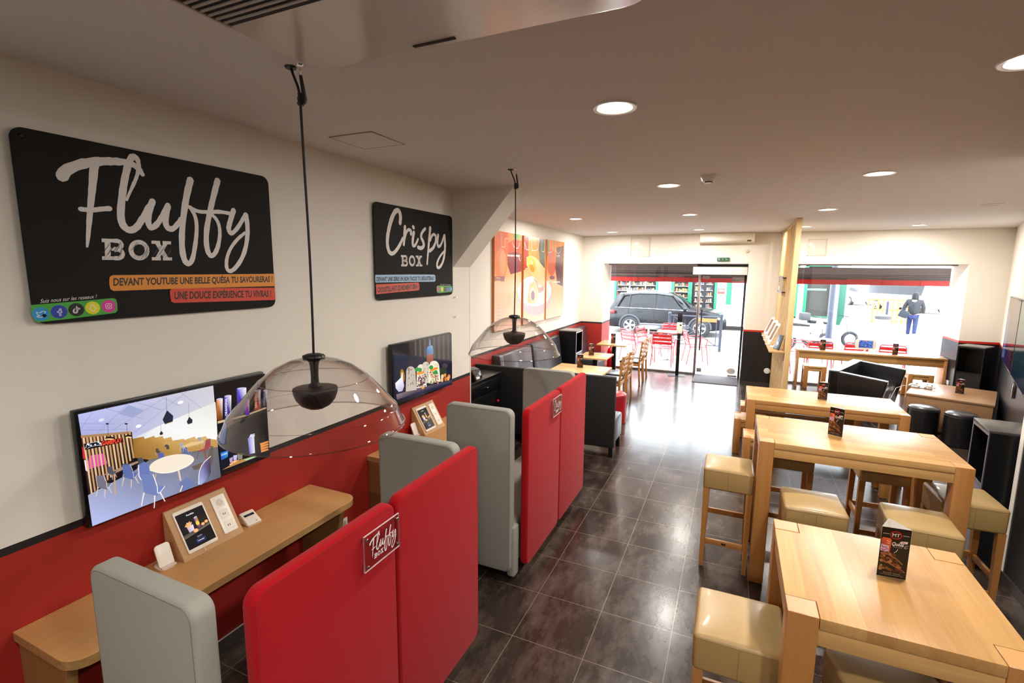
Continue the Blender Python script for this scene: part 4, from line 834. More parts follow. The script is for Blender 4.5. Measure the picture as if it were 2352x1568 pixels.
bartable('high_table', 'second high beech table, longer, with stools on all sides', 'high table', 0.232, 1.408, 3.742, 4.448, 1.076, 0.095, wTX, 0.05)
bartable('dining_table', 'long low beech table between benches, before the black sofa', 'table', 0.228, 1.80, 6.345, 7.13, 0.75, 0.09, wTX, 0.055)
def bench(label, x0, x1, y0, y1, name='bench', cat='bench', leg=0.075, h=0.45, grp=None):
    t = thing(name, label, cat, ((x0+x1)/2, (y0+y1)/2, 0), group=grp); a, b = (x1-x0)/2, (y1-y0)/2; l = leg
    pts = [(-a+l, -b), (a-l, -b), (a-l, -b+l), (a, -b+l), (a, b-l), (a-l, b-l), (a-l, b), (-a+l, b), (-a+l, b-l), (-a, b-l), (-a, -b+l), (-a+l, -b+l)]
    M().prism(pts, h-0.035, h, bev=0.003).build('seat', wTX, t)
    for sx in (-1, 1):
        for sy in (-1, 1):
            xa, xb = (-a, -a+l) if sx < 0 else (a-l, a); ya, yb = (-b, -b+l) if sy < 0 else (b-l, b)
            M().box(xa, xb, ya, yb, 0.004, h, 0.003).build('leg', wLeg, t)
    for sy in (-1, 1): M().box(-a+l, a-l, sy*(b-0.02)-0.011, sy*(b-0.02)+0.011, h-0.10, h-0.045, 0.002).build('apron', wTX, t)
    for sx in (-1, 1): M().box(sx*(a-0.02)-0.011, sx*(a-0.02)+0.011, -b+l, b-l, h-0.10, h-0.045, 0.002).build('apron', wTY, t)
    return t
bench('low beech bench on the near side of the long low table', 0.20, 1.55, 5.80, 6.14)
bench('low beech bench on the far side of the long low table', 0.182, 1.55, 7.20, 7.535)
bench('small square beech stool pushed under the aisle end of the long low table', 0.107, 0.47, 6.51, 6.87, 'stool', 'stool')
for x0, y0, lb in ((1.345, 10.95, 'small square beech stool at the left end of the window counter'), (2.975, 10.90, 'small square beech stool at the right end of the window counter')):
    bench(lb, x0, x0+0.375, y0, y0+0.36, 'stool', 'stool')
# window counter
t = thing('window_counter', 'long narrow beech counter standing in the right shop window', 'counter', (2.38, 11.18, 0))
M().box(-1.175, 1.165, -0.17, 0.16, 0.715, 0.75, 0.003).build('countertop', wTX, t)
for x in (-1.175, 1.12): M().box(x, x+0.045, -0.165, 0.155, 0.004, 0.714, 0.003).build('side_panel', wood('beech panel', 'b98050', 'd3a070', 'Z', 0.4, 0.4, 0.3, 0.2), t)
M().box(-1.13, 1.12, -0.14, -0.115, 0.58, 0.714, 0.002).build('front_rail', wTX, t)
# bar stools
mLea = mat('beige leather', 'a88957', 0.38, noise=0.10, nscale=9, bump=0.06, bscale=420, coat=0.15)
def stool(x, y, rz, label):
    s = thing('bar_stool', label, 'bar stool', (x, y, 0), rz, 'beige leather bar stools at the high tables'); w = 0.172
    b = bmesh.new(); bmesh.ops.create_cube(b, size=1); b.transform(Matrix.Translation((0, 0, 0.714)) @ Matrix.Diagonal((2*w, 2*w, 0.172, 1)))
    bmesh.ops.bevel(b, geom=b.edges[:], offset=0.02, segments=4, profile=0.5, affect='EDGES'); bmesh.ops.subdivide_edges(b, edges=[e for e in b.edges if e.calc_length() > 0.2], cuts=6, use_grid_fill=True)
    for v in b.verts:
        k = max(0, 1-(v.co.x/w)**2)*max(0, 1-(v.co.y/w)**2)
        if v.co.z > 0.72: v.co.z += 0.016*k-0.006
        if v.co.z < 0.7: v.co.x *= 0.985; v.co.y *= 0.985
    m = M(); m.merge(b); o = m.build('seat_cushion', mLea, s)
    m = M(); m.tube([(p[0], p[1], 0.778) for p in rrect(-w+0.0015, w-0.0015, -w+0.0015, w-0.0015, 0.02, 5)], 0.0024, 6, closed=True)
    m.box(-w-0.0004, -w+0.001, -0.0008, 0.0008, 0.635, 0.778); m.box(w-0.001, w+0.0004, -0.0008, 0.0008, 0.635, 0.778); m.box(-0.0008, 0.0008, -w-0.0004, -w+0.001, 0.635, 0.778); m.build('piping', mat('leather seam', '8d7145', 0.5), o)
    for sx in (-1, 1):
        for sy in (-1, 1):
            m = M(); b = bmesh.new(); bmesh.ops.create_cube(b, size=1)
            for v in b.verts:
                top = v.co.z > 0; k = 0.021 if top else 0.014; cx, cy = sx*(w-0.026), sy*(w-0.026)
                if not top: cx += sx*0.004; cy += sy*0.004
                v.co = Vector((cx+(k if v.co.x > 0 else -k), cy+(k if v.co.y > 0 else -k), 0.635 if top else 0.0))
            m.merge(b, smooth=False); m.build('leg', wLeg, s)
    for sy, zz in ((-1, 0.185), (1, 0.30)): M().box(-w+0.04, w-0.04, sy*(w-0.026)-0.009, sy*(w-0.026)+0.009, zz, zz+0.042, 0.002).build('stretcher', wLeg, s)
    for sx in (-1, 1): M().box(sx*(w-0.026)-0.009, sx*(w-0.026)+0.009, -w+0.04, w-0.04, 0.30, 0.342, 0.002).build('stretcher', wLeg, s)
    M().box(-0.015, 0.015, -w+0.0155, -w+0.018, 0.198, 0.212, 0.0005).build('maker_plate', mat('dark plate', '3a2a1a', 0.4, 0.5), s)
    return s
s0 = stool(0.112, 2.128, 0, 'beige leather bar stool at the aisle side of the nearest high table')
SY = [(0.052, 3.975, 0.0, 'beige leather bar stool at the aisle end of the second high table'),
      (0.552, 3.535, 0.02, 'beige leather bar stool on the near side of the second table, closer to the aisle'),
      (1.105, 3.535, -0.03, 'beige leather bar stool between the second table and the nearest table tent'),
      (1.485, 4.055, 0.03, 'beige leather bar stool at the wall end of the second high table'),
      (0.52, 4.64, 0.0, 'beige leather bar stool tucked behind the second table, closer to the aisle'),
      (1.16, 4.64, 0.02, 'beige leather bar stool tucked behind the second table, closer to the wall'),
      (0.62, 1.98, 0.25, 'bar stool pushed under the nearest high table')]
for x, y, rz, lb in SY: dup(s0, (x, y, 0), rz, lb)
# ---------------------------------------------------------------- table tents
mCard = mat('white card', 'efe9e2', 0.5); TP = attr_mat('card print', 0, 0.3)
def tent_print():
    rd = random.Random(11); out = []
    def draw(c):
        w, h = 0.096, 0.205
        c.rect(0.0005, 0.0005, w-0.0005, h-0.0005, '120c0a')
        c.ring((w/2, 0.176), 0.0175, 0.0028, 'c01f22', ry=0.0145, n=26); c.text('MT', (w/2-0.012, 0.1695), (w/2+0.012, 0.1695), (w/2-0.012, 0.1825), 'efe6df', 0.0)
        c.stroke([(0.006, 0.178), (0.026, 0.178)], 0.0012, 'efe6df'); c.stroke([(0.070, 0.178), (0.090, 0.178)], 0.0012, 'efe6df')
        c.poly([(0.004, 0.105), (0.034, 0.1), (0.036, 0.153), (0.032, 0.16), (0.008, 0.162), (0.003, 0.155)], ['3a4fa8', 'b03a20', 'd8552a', 'e06a30', 'd85a2a', 'c04a28'])
        c.poly([(0.003, 0.106), (0.03, 0.102), (0.03, 0.13), (0.003, 0.133)], 'b9a9c4')
        for a in (((0.006, 0.128), (0.012, 0.118), (0.02, 0.125), (0.027, 0.114)), ((0.006, 0.114), (0.014, 0.108), (0.022, 0.116)), ((0.016, 0.15), (0.026, 0.14))): c.stroke(list(a), 0.003, 'c03030', smooth=1)
        c.stroke([(0.02, 0.15), (0.03, 0.145)], 0.0015, 'f0e6dc'); c.stroke([(0.02, 0.141), (0.03, 0.139)], 0.0015, 'f0e6dc')
        c.text('Quésa', (0.038, 0.131), (0.075, 0.131), (0.038, 0.148), 'efe6df', 0.015, 0.3); c.text('à partir de 5€', (0.042, 0.126), (0.072, 0.126), (0.042, 0.130), 'd8cbc0', 0.0, 0.2)
        c.poly([(0.062, 0.15), (0.068, 0.155), (0.088, 0.156), (0.086, 0.147), (0.066, 0.145)], 'e6dcd2'); c.text('New', (0.068, 0.148), (0.082, 0.148), (0.068, 0.154), 'a02830', 0.03, 0.2)
        for a in (((0.078, 0.138), (0.09, 0.14)), ((0.078, 0.134), (0.089, 0.131)), ((0.077, 0.131), (0.084, 0.126))): c.stroke(list(a), 0.0013, 'e6dcd2')
        c.stroke([(0.058, 0.122), (0.056, 0.112), (0.047, 0.104)], 0.0016, 'efe6df', smooth=1)
        cols = ['4e2412', '643418', '7c4622', '3e1c0e', '8f5a30', '562c14', 'a0703f', '32180c']
        for i in range(70):
            y = rd.uniform(0.028, 0.104); rx = rd.uniform(0.003, 0.009); x = rd.uniform(0.002+rx, 0.035+0.05*(1-(y-0.02)/0.12)-0.004); c.ell((x, y), rx, rd.uniform(0.0025, 0.006), rd.choice(cols), n=9, rot=rd.uniform(-0.5, 0.1))
        for a in (((0.004, 0.1), (0.03, 0.095), (0.06, 0.08), (0.078, 0.062)), ((0.03, 0.062), (0.055, 0.05), (0.075, 0.04), (0.088, 0.03)), ((0.004, 0.07), (0.03, 0.06))): c.stroke(list(a), 0.004, '99633a', smooth=1)
        c.ell((0.07, 0.036), 0.014, 0.005, '5a1e14', n=12, rot=-0.3)
        c.text('MASTER TACOS', (0.02, 0.016), (0.075, 0.016), (0.02, 0.022), 'a07a50', 0.02); c.text('Tacos, Quésa, Burgers, Sandwichs, Wraps', (0.010, 0.010), (0.084, 0.010), (0.010, 0.0135), 'd8cbc0', 0.0)
    return draw
def tent(label, x, y, z, rz):
    r = thing('table_tent', label, 'table tent card', (x, y, z+0.0005), rz, 'printed card prisms standing on the tables'); w, h = 0.096, 0.205; R = w/(2*math.sqrt(3))
    P = [Vector((-w/2, -R)), Vector((w/2, -R)), Vector((0, 2*R))]
    m = M(); b = bmesh.new(); I = [p*0.985 for p in P]
    vo = [[b.verts.new((p.x, p.y, zz)) for p in Q] for Q in (P, I) for zz in (0, h)]
    for i in range(3):
        j = (i+1) % 3; b.faces.new((vo[0][i], vo[0][j], vo[1][j], vo[1][i])); b.faces.new((vo[2][j], vo[2][i], vo[3][i], vo[3][j])); b.faces.new((vo[1][i], vo[1][j], vo[3][j], vo[3][i])); b.faces.new((vo[0][j], vo[0][i], vo[2][i], vo[2][j]))
    m.merge(b, smooth=False); m.build('card', mCard, r); dr = tent_print()
    for i in range(3):
        j = (i+1) % 3; d = (P[j]-P[i]).normalized(); n = Vector((d.y, -d.x, 0)); c = Canvas(Vector((P[i].x, P[i].y, 0))+n*0.0002, (d.x, d.y, 0), (0, 0, 1)); dr(c); c.build('printed_face', TP, r)
    return r
t0 = tent('black printed table tent on the nearest high table', 0.628, 2.245, 1.076, 0.08)
for lb, x, y, z, rz in (('black printed table tent on the second high table, edge towards the camera', 0.752, 4.135, 1.076, -0.55),
                        ('black printed table tent on the long low table before the sofa', 1.047, 6.765, 0.75, -0.12),
                        ('black printed table tent on the veneer table beside the black poufs', 3.10, 9.09, 0.522, -0.2),
                        ('black printed table tent at the left end of the window counter', 1.645, 11.17, 0.75, 0.0),
                        ('black printed table tent right of the game tablet on the window counter', 2.79, 11.16, 0.75, 0.3),
                        ('black printed table tent on the largest low table behind the farther booth', -2.12, 7.33, 0.75, 0.05),
                        ('black printed table tent on the middle small table by the black bin cabinet', -2.27, 8.50, 0.75, 0.5),
                        ('black printed table tent on the small table nearest the shop window', -2.24, 10.15, 0.75, 0.1)):
    dup(t0, (x, y, z+0.0005), rz, lb)
# ---------------------------------------------------------------- left dining corner
wSm = wood('light oak top', 'c89a62', 'deb988', 'X', 0.1, 0.3, 0.25, 0.4); mBM = mat('black metal', '121214', 0.4, 0.3)
def dtable(label, x0, x1, y0, y1):
    t = thing('pedestal_table', label, 'table', ((x0+x1)/2, (y0+y1)/2, 0), group=None); a, b = (x1-x0)/2, (y1-y0)/2
    M().box(-a, a, -b, b, 0.722, 0.75, 0.003).build('tabletop', wSm, t); M().box(-0.04, 0.04, -0.04, 0.04, 0.015, 0.712, 0.003).build('column', mBM, t)
    M().box(-0.2, 0.2, -0.2, 0.2, 0.0, 0.015, 0.003).build('base_plate', mBM, t); M().box(-0.15, 0.15, -0.15, 0.15, 0.706, 0.722, 0.002).build('top_plate', mBM, t); return t
dtable('largest pedestal table behind the farther booth, before the black bench back', -2.5, -1.67, 6.88, 7.555)
dtable('middle small pedestal table beside the black bin cabinet', -2.45, -1.93, 8.225, 8.83)
dtable('small pedestal table nearest the shop window', -2.53, -1.93, 9.88, 10.57)
wCh = wood('chair beech', 'a8743a', 'c8955a', 'Z', 0.3, 0.4, 0.25, 0.2); mSeat = mat('dark seat vinyl', '2d2a2c', 0.35, coat=0.2)
def chair(label, x, y, rz=0):
    """backrest at +x, seat towards -x"""
    r = thing('dining_chair', label, 'chair', (x, y, 0), rz, 'beech chairs with dark seats in the dining corner'); w = 0.19
    for sy in (-1, 1):
        m = M(); m.prism([(0.17, 0), (0.205, 0), (0.185, 0.25), (0.18, 0.46), (0.225, 0.88), (0.195, 0.88), (0.145, 0.46), (0.15, 0.25)], sy*w-0.012, sy*w+0.012, axis='Y', bev=0.003); m.build('rear_leg', wCh, r)
        M().box(-0.215, -0.182, sy*w-0.016, sy*w+0.016, 0, 0.44, 0.003).build('front_leg', wCh, r)
        M().box(-0.18, 0.16, sy*w-0.009, sy*w+0.009, 0.385, 0.44, 0.002).build('side_rail', wCh, r)
    for x0 in (-0.205, 0.155): M().box(x0, x0+0.018, -w+0.012, w-0.012, 0.385, 0.44, 0.002).build('cross_rail', wCh, r)
    M().box(-0.225, 0.15, -w-0.015, w+0.015, 0.44, 0.475, 0.014, 4).build('seat_pad', mSeat, r)
    for z0, z1 in ((0.82, 0.875), (0.74, 0.785), (0.66, 0.705), (0.58, 0.625)):
        xx = 0.18+(z0-0.46)*0.105; M().box(xx, xx+0.014, -w+0.01, w-0.01, z0, z1, 0.003).build('back_slat', wCh, r)
    return r
ch = chair('beech dining chair nearest the camera, at the largest pedestal table', -1.77, 8.03)
for lb, x, y in (('beech dining chair second from the camera, beside the middle small table', -1.76, 8.56), ('beech dining chair third from the camera, before the terrace window', -1.785, 9.92), ('beech dining chair nearest the shop window', -1.79, 10.42)): dup(ch, (x, y, 0), 0, lb)
mBF = mat('black fabric', '0f0f10', 0.75, bump=0.2, bscale=500); mGL = mat('dark grey leather', '3a3a40', 0.28, noise=0.15, nscale=14, bump=0.1, bscale=350, coat=0.25)
r = thing('bench_sofa', 'black high backed bench sofa seen from behind, beyond the farther booth', 'bench sofa', (-2.15, 5.74, 0))
M().box(-0.955, 0.94, -0.05, 0.02, 0.12, 1.0, 0.012, 3).build('backrest', mBF, r); M().box(-0.93, 0.93, 0.025, 0.48, 0.14, 0.45, 0.03, 4).build('seat', mGL, r)
M().tube([(-0.945, -0.044, 0.992), (0.93, -0.044, 0.992), (0.934, -0.044, 0.15)], 0.0035, 6).build('piping', mat('seam', '3a3634', 0.6), r)
for x, y in ((-0.9, -0.01), (0.905, -0.01), (-0.9, 0.42), (0.9, 0.42)): M().box(x-0.025, x+0.025, y-0.025, y+0.025, 0, 0.13, 0.002).build('leg', mBM, r)
def wallbench(label, y0, y1, seams, h=1.03):
    r = thing('wall_bench', label, 'wall bench', (XF, y0, 0)); L_ = y1-y0; ys = [0]+[s-y0 for s in seams]+[L_]
    for a, b in zip(ys[:-1], ys[1:]): M().prism([(0.003, 0.2), (0.20, 0.2), (0.20, 0.45), (0.13, h-0.02), (0.11, h), (0.003, h)], a+0.002, b-0.002, axis='Y', bev=0.012, seg=3).build('backrest', mGL, r); 
    for a, b in zip(ys[:-1], ys[1:]): M().box(0.19, 0.62, a+0.002, b-0.002, 0.32, 0.46, 0.02, 4).build('seat', mGL, r)
    M().box(0.02, 0.58, 0.01, L_-0.01, 0.0, 0.318).build('plinth', mBM, r); return r
wallbench('dark leather wall bench along the left wall behind the farther pendant', 6.23, 7.42, [6.36])
wallbench('dark leather wall bench section just before the black bin cabinet', 7.50, 8.86, [])
wallbench('short dark leather wall bench in the corner beyond the black bin cabinet', 9.62, 10.72, [])
mSil = mat('silver laminate edge', 'b9b6be', 0.3, 0.4); mBlkLam = mat('black laminate', '0d0d0f', 0.28)
def bin_cabinet(label, loc, rz, w, d, h=1.1, top=None, fr=None, dr=None):
    """front (with the opening) looks to local +x; w along y, d along x"""
    r = thing('bin_cabinet', label, 'waste bin cabinet', loc, rz)
    m = M(); m.box(-d, 0, 0, 0.018, 0.01, h-0.02, 0.001, 1); m.box(-d, 0, w-0.018, w, 0.01, h-0.02, 0.001, 1); m.box(-d, -d+0.018, 0.018, w-0.018, 0.01, h-0.02); m.box(-d+0.018, -0.02, 0.018, w-0.018, 0.0, 0.03); m.box(-d+0.018, -0.02, 0.018, w-0.018, 0.60, 0.615); m.build('carcass', mBlkLam, r)
    M().box(-d-0.002, 0.004, -0.002, w+0.002, h-0.02, h, 0.002).build('top_panel', top or mat('grey laminate top', '6b6866', 0.25), r)
    m = M(); m.box(-0.004, 0.003, 0.0, 0.016, 0.01, h-0.02); m.box(-0.004, 0.003, w-0.016, w, 0.01, h-0.02); m.box(-0.004, 0.003, 0.016, w-0.016, h-0.045, h-0.022); m.box(-0.004, 0.003, 0.016, w-0.016, 0.655, 0.672); m.build('front_frame', fr or mSil, r)
    o = M().box(-0.018, -0.003, 0.018, w-0.018, 0.035, 0.655).build('door', dr or mat('grey laminate door', '6d6b76', 0.25), r); return r
mat('grey laminate door', '6d6b76', 0.25)
bin_cabinet('black bin cabinet with open top bay against the red left wall', (-2.715, 9.04, 0), 0, 0.43, 0.35)
bin_cabinet('black bin cabinet set diagonally in the far right corner', (3.40, 10.25, 0), math.radians(-128), 0.34, 0.33, top=mat('grey laminate top'), fr=mBlkLam, dr=mat('charcoal laminate door', '1b1a1d', 0.4))
bin_cabinet('black bin cabinet with grey top against the right wall beside the high tables', (1.84, 5.05, 0), PI-0.10, 0.385, 0.28, top=mat('charcoal laminate top', '3c3a39', 0.3), fr=mat('dull silver edge', '6b6970', 0.4, 0.3), dr=mat('grey laminate door'))
r = thing('red_pouf', 'round red leather pouf at the end of the black bench sofa', 'pouf', (-1.545, 7.18, 0))
M().lathe([(0, 0), (0.18, 0), (0.19, 0.01), (0.19, 0.40), (0.183, 0.43), (0.16, 0.448), (0.08, 0.456), (0, 0.457)], 48).build('body', mat('red leather', '9c1420', 0.35, coat=0.2), r)
m = M(); m.tube([(0.1905*math.cos(2*PI*i/48), 0.1905*math.sin(2*PI*i/48), 0.405) for i in range(48)], 0.003, 6, closed=True); m.build('piping', mat('dark red seam', '5a0c14', 0.5), r)
# small black cabinet with printer behind the wall corner
r = thing('black_cabinet', 'small black drawer cabinet behind the left wall corner, with red knob', 'cabinet', (-2.9, 5.2, 0))
M().box(-0.2, 0.21, -0.44, 0.42, 0.0, 0.93, 0.004).build('carcass', mBlkLam, r); M().box(-0.21, 0.23, -0.45, 0.43, 0.932, 0.95, 0.002).build('worktop', mBlkLam, r)
d = M().box(0.212, 0.228, -0.42, 0.40, 0.76, 0.90, 0.003).build('drawer', mBlkLam, r); M().ball((0.24, 0.0, 0.83), 0.014, 14).build('knob', mChrome, d)
d = M().box(0.212, 0.228, -0.42, 0.40, 0.06, 0.74, 0.003).build('door', mBlkLam, r); M().ball((0.245, 0.28, 0.60), 0.02, 16).build('knob', mat('red knob', 'c8202c', 0.25), d)
r = thing('receipt_printer', 'black receipt printer on the small black cabinet behind the wall corner', 'printer', (-2.80, 5.05, 0.95))
M().prism([(-0.1, 0), (0.1, 0), (0.1, 0.05), (0.06, 0.12), (0.0, 0.14), (-0.1, 0.13)], -0.09, 0.09, axis='Y', bev=0.008, seg=3).build('body', mat('glossy black', '141416', 0.15), r); M().box(0.085, 0.115, -0.075, 0.0, 0.02, 0.045, 0.003).build('paper', mCard, r)
# poster of three canvases
PG = crop(1120, 520, 6.816); px = XF+0.041
def canvas_panel(label, y0, y1):
    r = thing('wall_poster', label, 'poster', (XF, y0, 1.372)); M().box(0.002, 0.04, 0, y1-y0, 0, 1.42, 0.002, 1).build('stretcher_frame', mat('orange canvas edge', 'c8742c', 0.6, noise=0.2, nscale=3), r); return r
PZ = [(6.225, 7.185, 'leftmost of three orange food canvases on the far left wall'), (7.275, 8.25, 'middle of three orange food canvases, with the white plate'), (8.325, 9.30, 'rightmost of three orange food canvases on the far left wall')]
for i, (y0, y1, lb) in enumerate(PZ):
    r = canvas_panel(lb, y0, y1); w = y1-y0; c = Canvas((0.0405, 0, 0), (0, 1, 0), (0, 0, 1)); g0 = onx(px, y0, 1.372, PG)
    def clip(pts, w=w):
        def cl(P, f, inter):
            o = []
            for a, b in zip(P, P[1:]+P[:1]):
                if f(a): o.append(a)
                if f(a) != f(b): o.append(inter(a, b))
            return o
        for ax, lim, sg in ((0, 0.001, 1), (0, w-0.001, -1), (1, 0.001, 1), (1, 1.419, -1)):
            pts = cl(pts, lambda p: (p[ax]-lim)*sg >= 0, lambda a, b: tuple(a[k]+(b[k]-a[k])*(lim-a[ax])/(b[ax]-a[ax]) for k in (0, 1)))
            if len(pts) < 3: return None
        return pts
    def G(pts, col):
        q = clip([g0(p) for p in pts])
        if q and len(q) >= 3: c.poly(q, col)
    def GE(cx, cy, rx, ry, col, n=28, rot=0):
        ca, sa = math.cos(rot), math.sin(rot); G([(cx+rx*math.cos(2*PI*k/n)*ca-ry*math.sin(2*PI*k/n)*sa, cy+rx*math.cos(2*PI*k/n)*sa+ry*math.sin(2*PI*k/n)*ca) for k in range(n)], col)
    def GL(pts, wd, col):
        q = [g0(p) for p in pts]
        for a, b in zip(q[:-1], q[1:]):
            if all(0.002 < p[0] < w-0.002 and 0.002 < p[1] < 1.418 for p in (a, b)): c.stroke([a, b], wd, col)
    c.poly([(0.001, 0.001), (w-0.001, 0.001), (w-0.001, 1.419), (0.001, 1.419)], ['e8b08a', 'ebb592', 'd8813f', 'd98544'])
    c.poly([(0.001, 0.001), (w-0.001, 0.001), (w-0.001, 0.55), (0.001, 0.55)], ['eec2a6', 'efc6ac', 'e29a6a', 'e29a6a'])
    G([(80, 200), (210, 70), (320, 90), (330, 350), (300, 600), (140, 700), (80, 600)], 'd8683a'); GE(205, 600, 95, 260, 'dc7f50'); GE(235, 560, 50, 190, 'e29468'); G([(90, 780), (270, 780), (260, 860), (90, 850)], '8a4a44')
    G([(320, 260), (420, 200), (530, 230), (530, 500), (400, 520), (320, 420)], 'd24a35'); G([(420, 90), (530, 120), (530, 190), (430, 210), (400, 160)], '6e8a34'); G([(310, 420), (440, 400), (535, 420), (535, 700), (360, 750), (310, 600)], '7a3438')
    G([(545, 140), (640, 160), (645, 660), (545, 690)], 'a8322a'); G([(640, 160), (830, 185), (820, 600), (700, 470), (640, 520)], 'd88844'); G([(815, 185), (900, 195), (893, 670), (820, 590), (798, 350)], '4d5a52')
    G([(905, 205), (960, 212), (960, 420), (905, 680)], '35502c'); G([(960, 210), (1190, 245), (1185, 360), (1060, 330), (980, 330)], 'd8853c'); GE(1000, 560, 70, 210, 'c8664a'); G([(1080, 330), (1190, 300), (1178, 940), (1090, 900), (1060, 640)], '5c3c42'); GE(1010, 800, 40, 30, '7a4a50')
    GE(735, 1090, 255, 300, 'c8a4a8'); GE(735, 1010, 262, 235, 'e9dcd2', 40); GE(735, 1020, 215, 190, 'e2cfc2', 36)
    G([(610, 480), (680, 455), (760, 490), (895, 660), (895, 960), (790, 900), (720, 790), (650, 700), (610, 600)], ['e8b860', 'f0cc88', 'ecc48c', 'e8bc90', 'e2b088', 'e2b088', 'e0a878', 'd89a50', 'e0aa50'])
    GE(690, 590, 62, 120, 'e2a848', rot=-0.3); GE(692, 650, 34, 70, 'c87f38', rot=-0.3); GE(680, 560, 26, 40, 'f0d080', rot=-0.2)
    G([(620, 1190), (660, 900), (720, 860), (790, 900), (780, 1100), (740, 1200), (680, 1205)], ['dca878', 'd89860', 'dca068', 'e0b080', 'e2b890', 'e2b890', 'dca878']); GE(705, 1060, 45, 110, 'f0d8a8'); GE(708, 1080, 30, 80, '8a6070')
    G([(700, 800), (780, 860), (800, 960), (880, 930), (880, 1000), (800, 1050), (770, 900)], 'b0887c')
    GL([(218, 100), (218, 318), (272, 322), (272, 190), (314, 190)], 0.008, 'f2e2d0'); GL([(272, 90), (314, 92), (314, 190)], 0.008, 'f2e2d0')
    GL([(385, 105), (388, 250), (410, 310), (440, 340), (475, 340), (495, 300), (505, 250), (505, 120)], 0.009, 'f2e2d0')
    GL([(600, 150), (545, 360), (582, 362), (578, 240), (608, 362), (645, 366), (652, 160)], 0.009, 'f2e2d0'); GL([(692, 165), (692, 375), (760, 380), (790, 350), (805, 250), (810, 188)], 0.009, 'f2e2d0'); GL([(735, 180), (732, 290), (752, 280), (768, 230), (770, 184)], 0.007, 'f2e2d0')
    GL([(852, 195), (848, 392), (886, 396), (895, 200)], 0.009, 'f2e2d0'); GL([(950, 215), (948, 405), (990, 405), (1020, 370), (1030, 225)], 0.009, 'f2e2d0'); GL([(1062, 230), (1065, 350), (1085, 410), (1110, 428), (1135, 400), (1150, 330), (1155, 245)], 0.009, 'f2e2d0')
    GL([(485, 470), (510, 540), (535, 600)], 0.010, 'f2e6da'); GL([(545, 655), (590, 665), (635, 650)], 0.010, 'f2e6da'); GL([(905, 865), (940, 850), (980, 865)], 0.010, 'f2e6da'); GL([(520, 1050), (545, 1095)], 0.006, '7a5a50'); GL([(548, 1140), (600, 1140), (640, 1090), (645, 1050)], 0.006, '7a5a50')
    def GT(txt, a, b, d, col, bold=0.02):
        q = [g0(p) for p in (a, b, d)]
        if all(0 < p[0] < w for p in q): c.text(txt, *q, col, bold)
    GT('Une sauce onctueuse', (306, 468), (504, 474), (308, 425), 'f4ece4'); GT('Une viande hachée', (308, 1060), (530, 1045), (308, 1018), '9a6a5a'); GT('Un cheddar', (1080, 468), (1132, 470), (1080, 445), 'f4ece4'); GT('Le cheddar fondu', (1010, 880), (1130, 880), (1010, 850), 'f4ece4')
    GT('Mexico', (140, 815), (200, 815), (140, 790), 'e8d070'); GT('Fundido', (140, 865), (200, 865), (140, 840), 'e8d070')
    for k in range(9): GL([(160, 330+45*k), (190, 332+45*k)], 0.012, 'b08890')
    for k in range(6): GL([(318, 1085+32*k), (370-8*k, 1085+32*k)], 0.008, 'b98a78'); GL([(140, 1170+55*k), (200, 1172+55*k)], 0.010, 'c49a84')
    for k in range(4): GL([(985, 1300+28*k), (1100, 1290+28*k)], 0.006, 'd0a890')
    c.build('printed_front', attr_mat('canvas print', 0, 0.22), r)
# ---------------------------------------------------------------- slatted screen and shelf
wPine = wood('pine slat', 'cfae78', 'e6cb98', 'Z', 0.2, 0.5, 0.2, 0.35)
t = thing('slatted_screen', 'floor to ceiling screen of pale vertical wooden slats right of the door', 'slatted screen', (0.78, 8.2, 0))
for i in range(13):
    y = 0.16+i*0.185; M().box(-0.035, 0.012, y, y+0.05, 0.03, cz(8.2+y)-0.045, 0.002).build('slat', wPine, t)
o = M().box(-0.035, 0.035, 0.0, 0.09, 0, cz(8.25)+0.002, 0.003).build('post', wPine, t)
M().box(-0.03, 0.03, 0.09, 2.535, cz(10.74)-0.045, cz(10.74), 0.002).build('top_rail', wPine, t); M().box(-0.03, 0.03, 0.09, 2.535, 0, 0.03, 0.002).build('bottom_rail', wPine, t)
t = thing('wall_shelf', 'narrow oak shelf fixed along the slatted screen on steel brackets', 'shelf', (0.75, 9.47, 1.055))
M().box(-0.215, 0.0, -1.24, 1.26, 0, 0.025, 0.002).build('board', wLight, t)
for y in (-1.1, 1.05):
    m = M(); m.box(-0.15, -0.002, y-0.012, y+0.012, -0.004, 0.0); m.box(-0.006, -0.001, y-0.012, y+0.012, -0.13, 0.0); m.build('bracket', mBM, t)
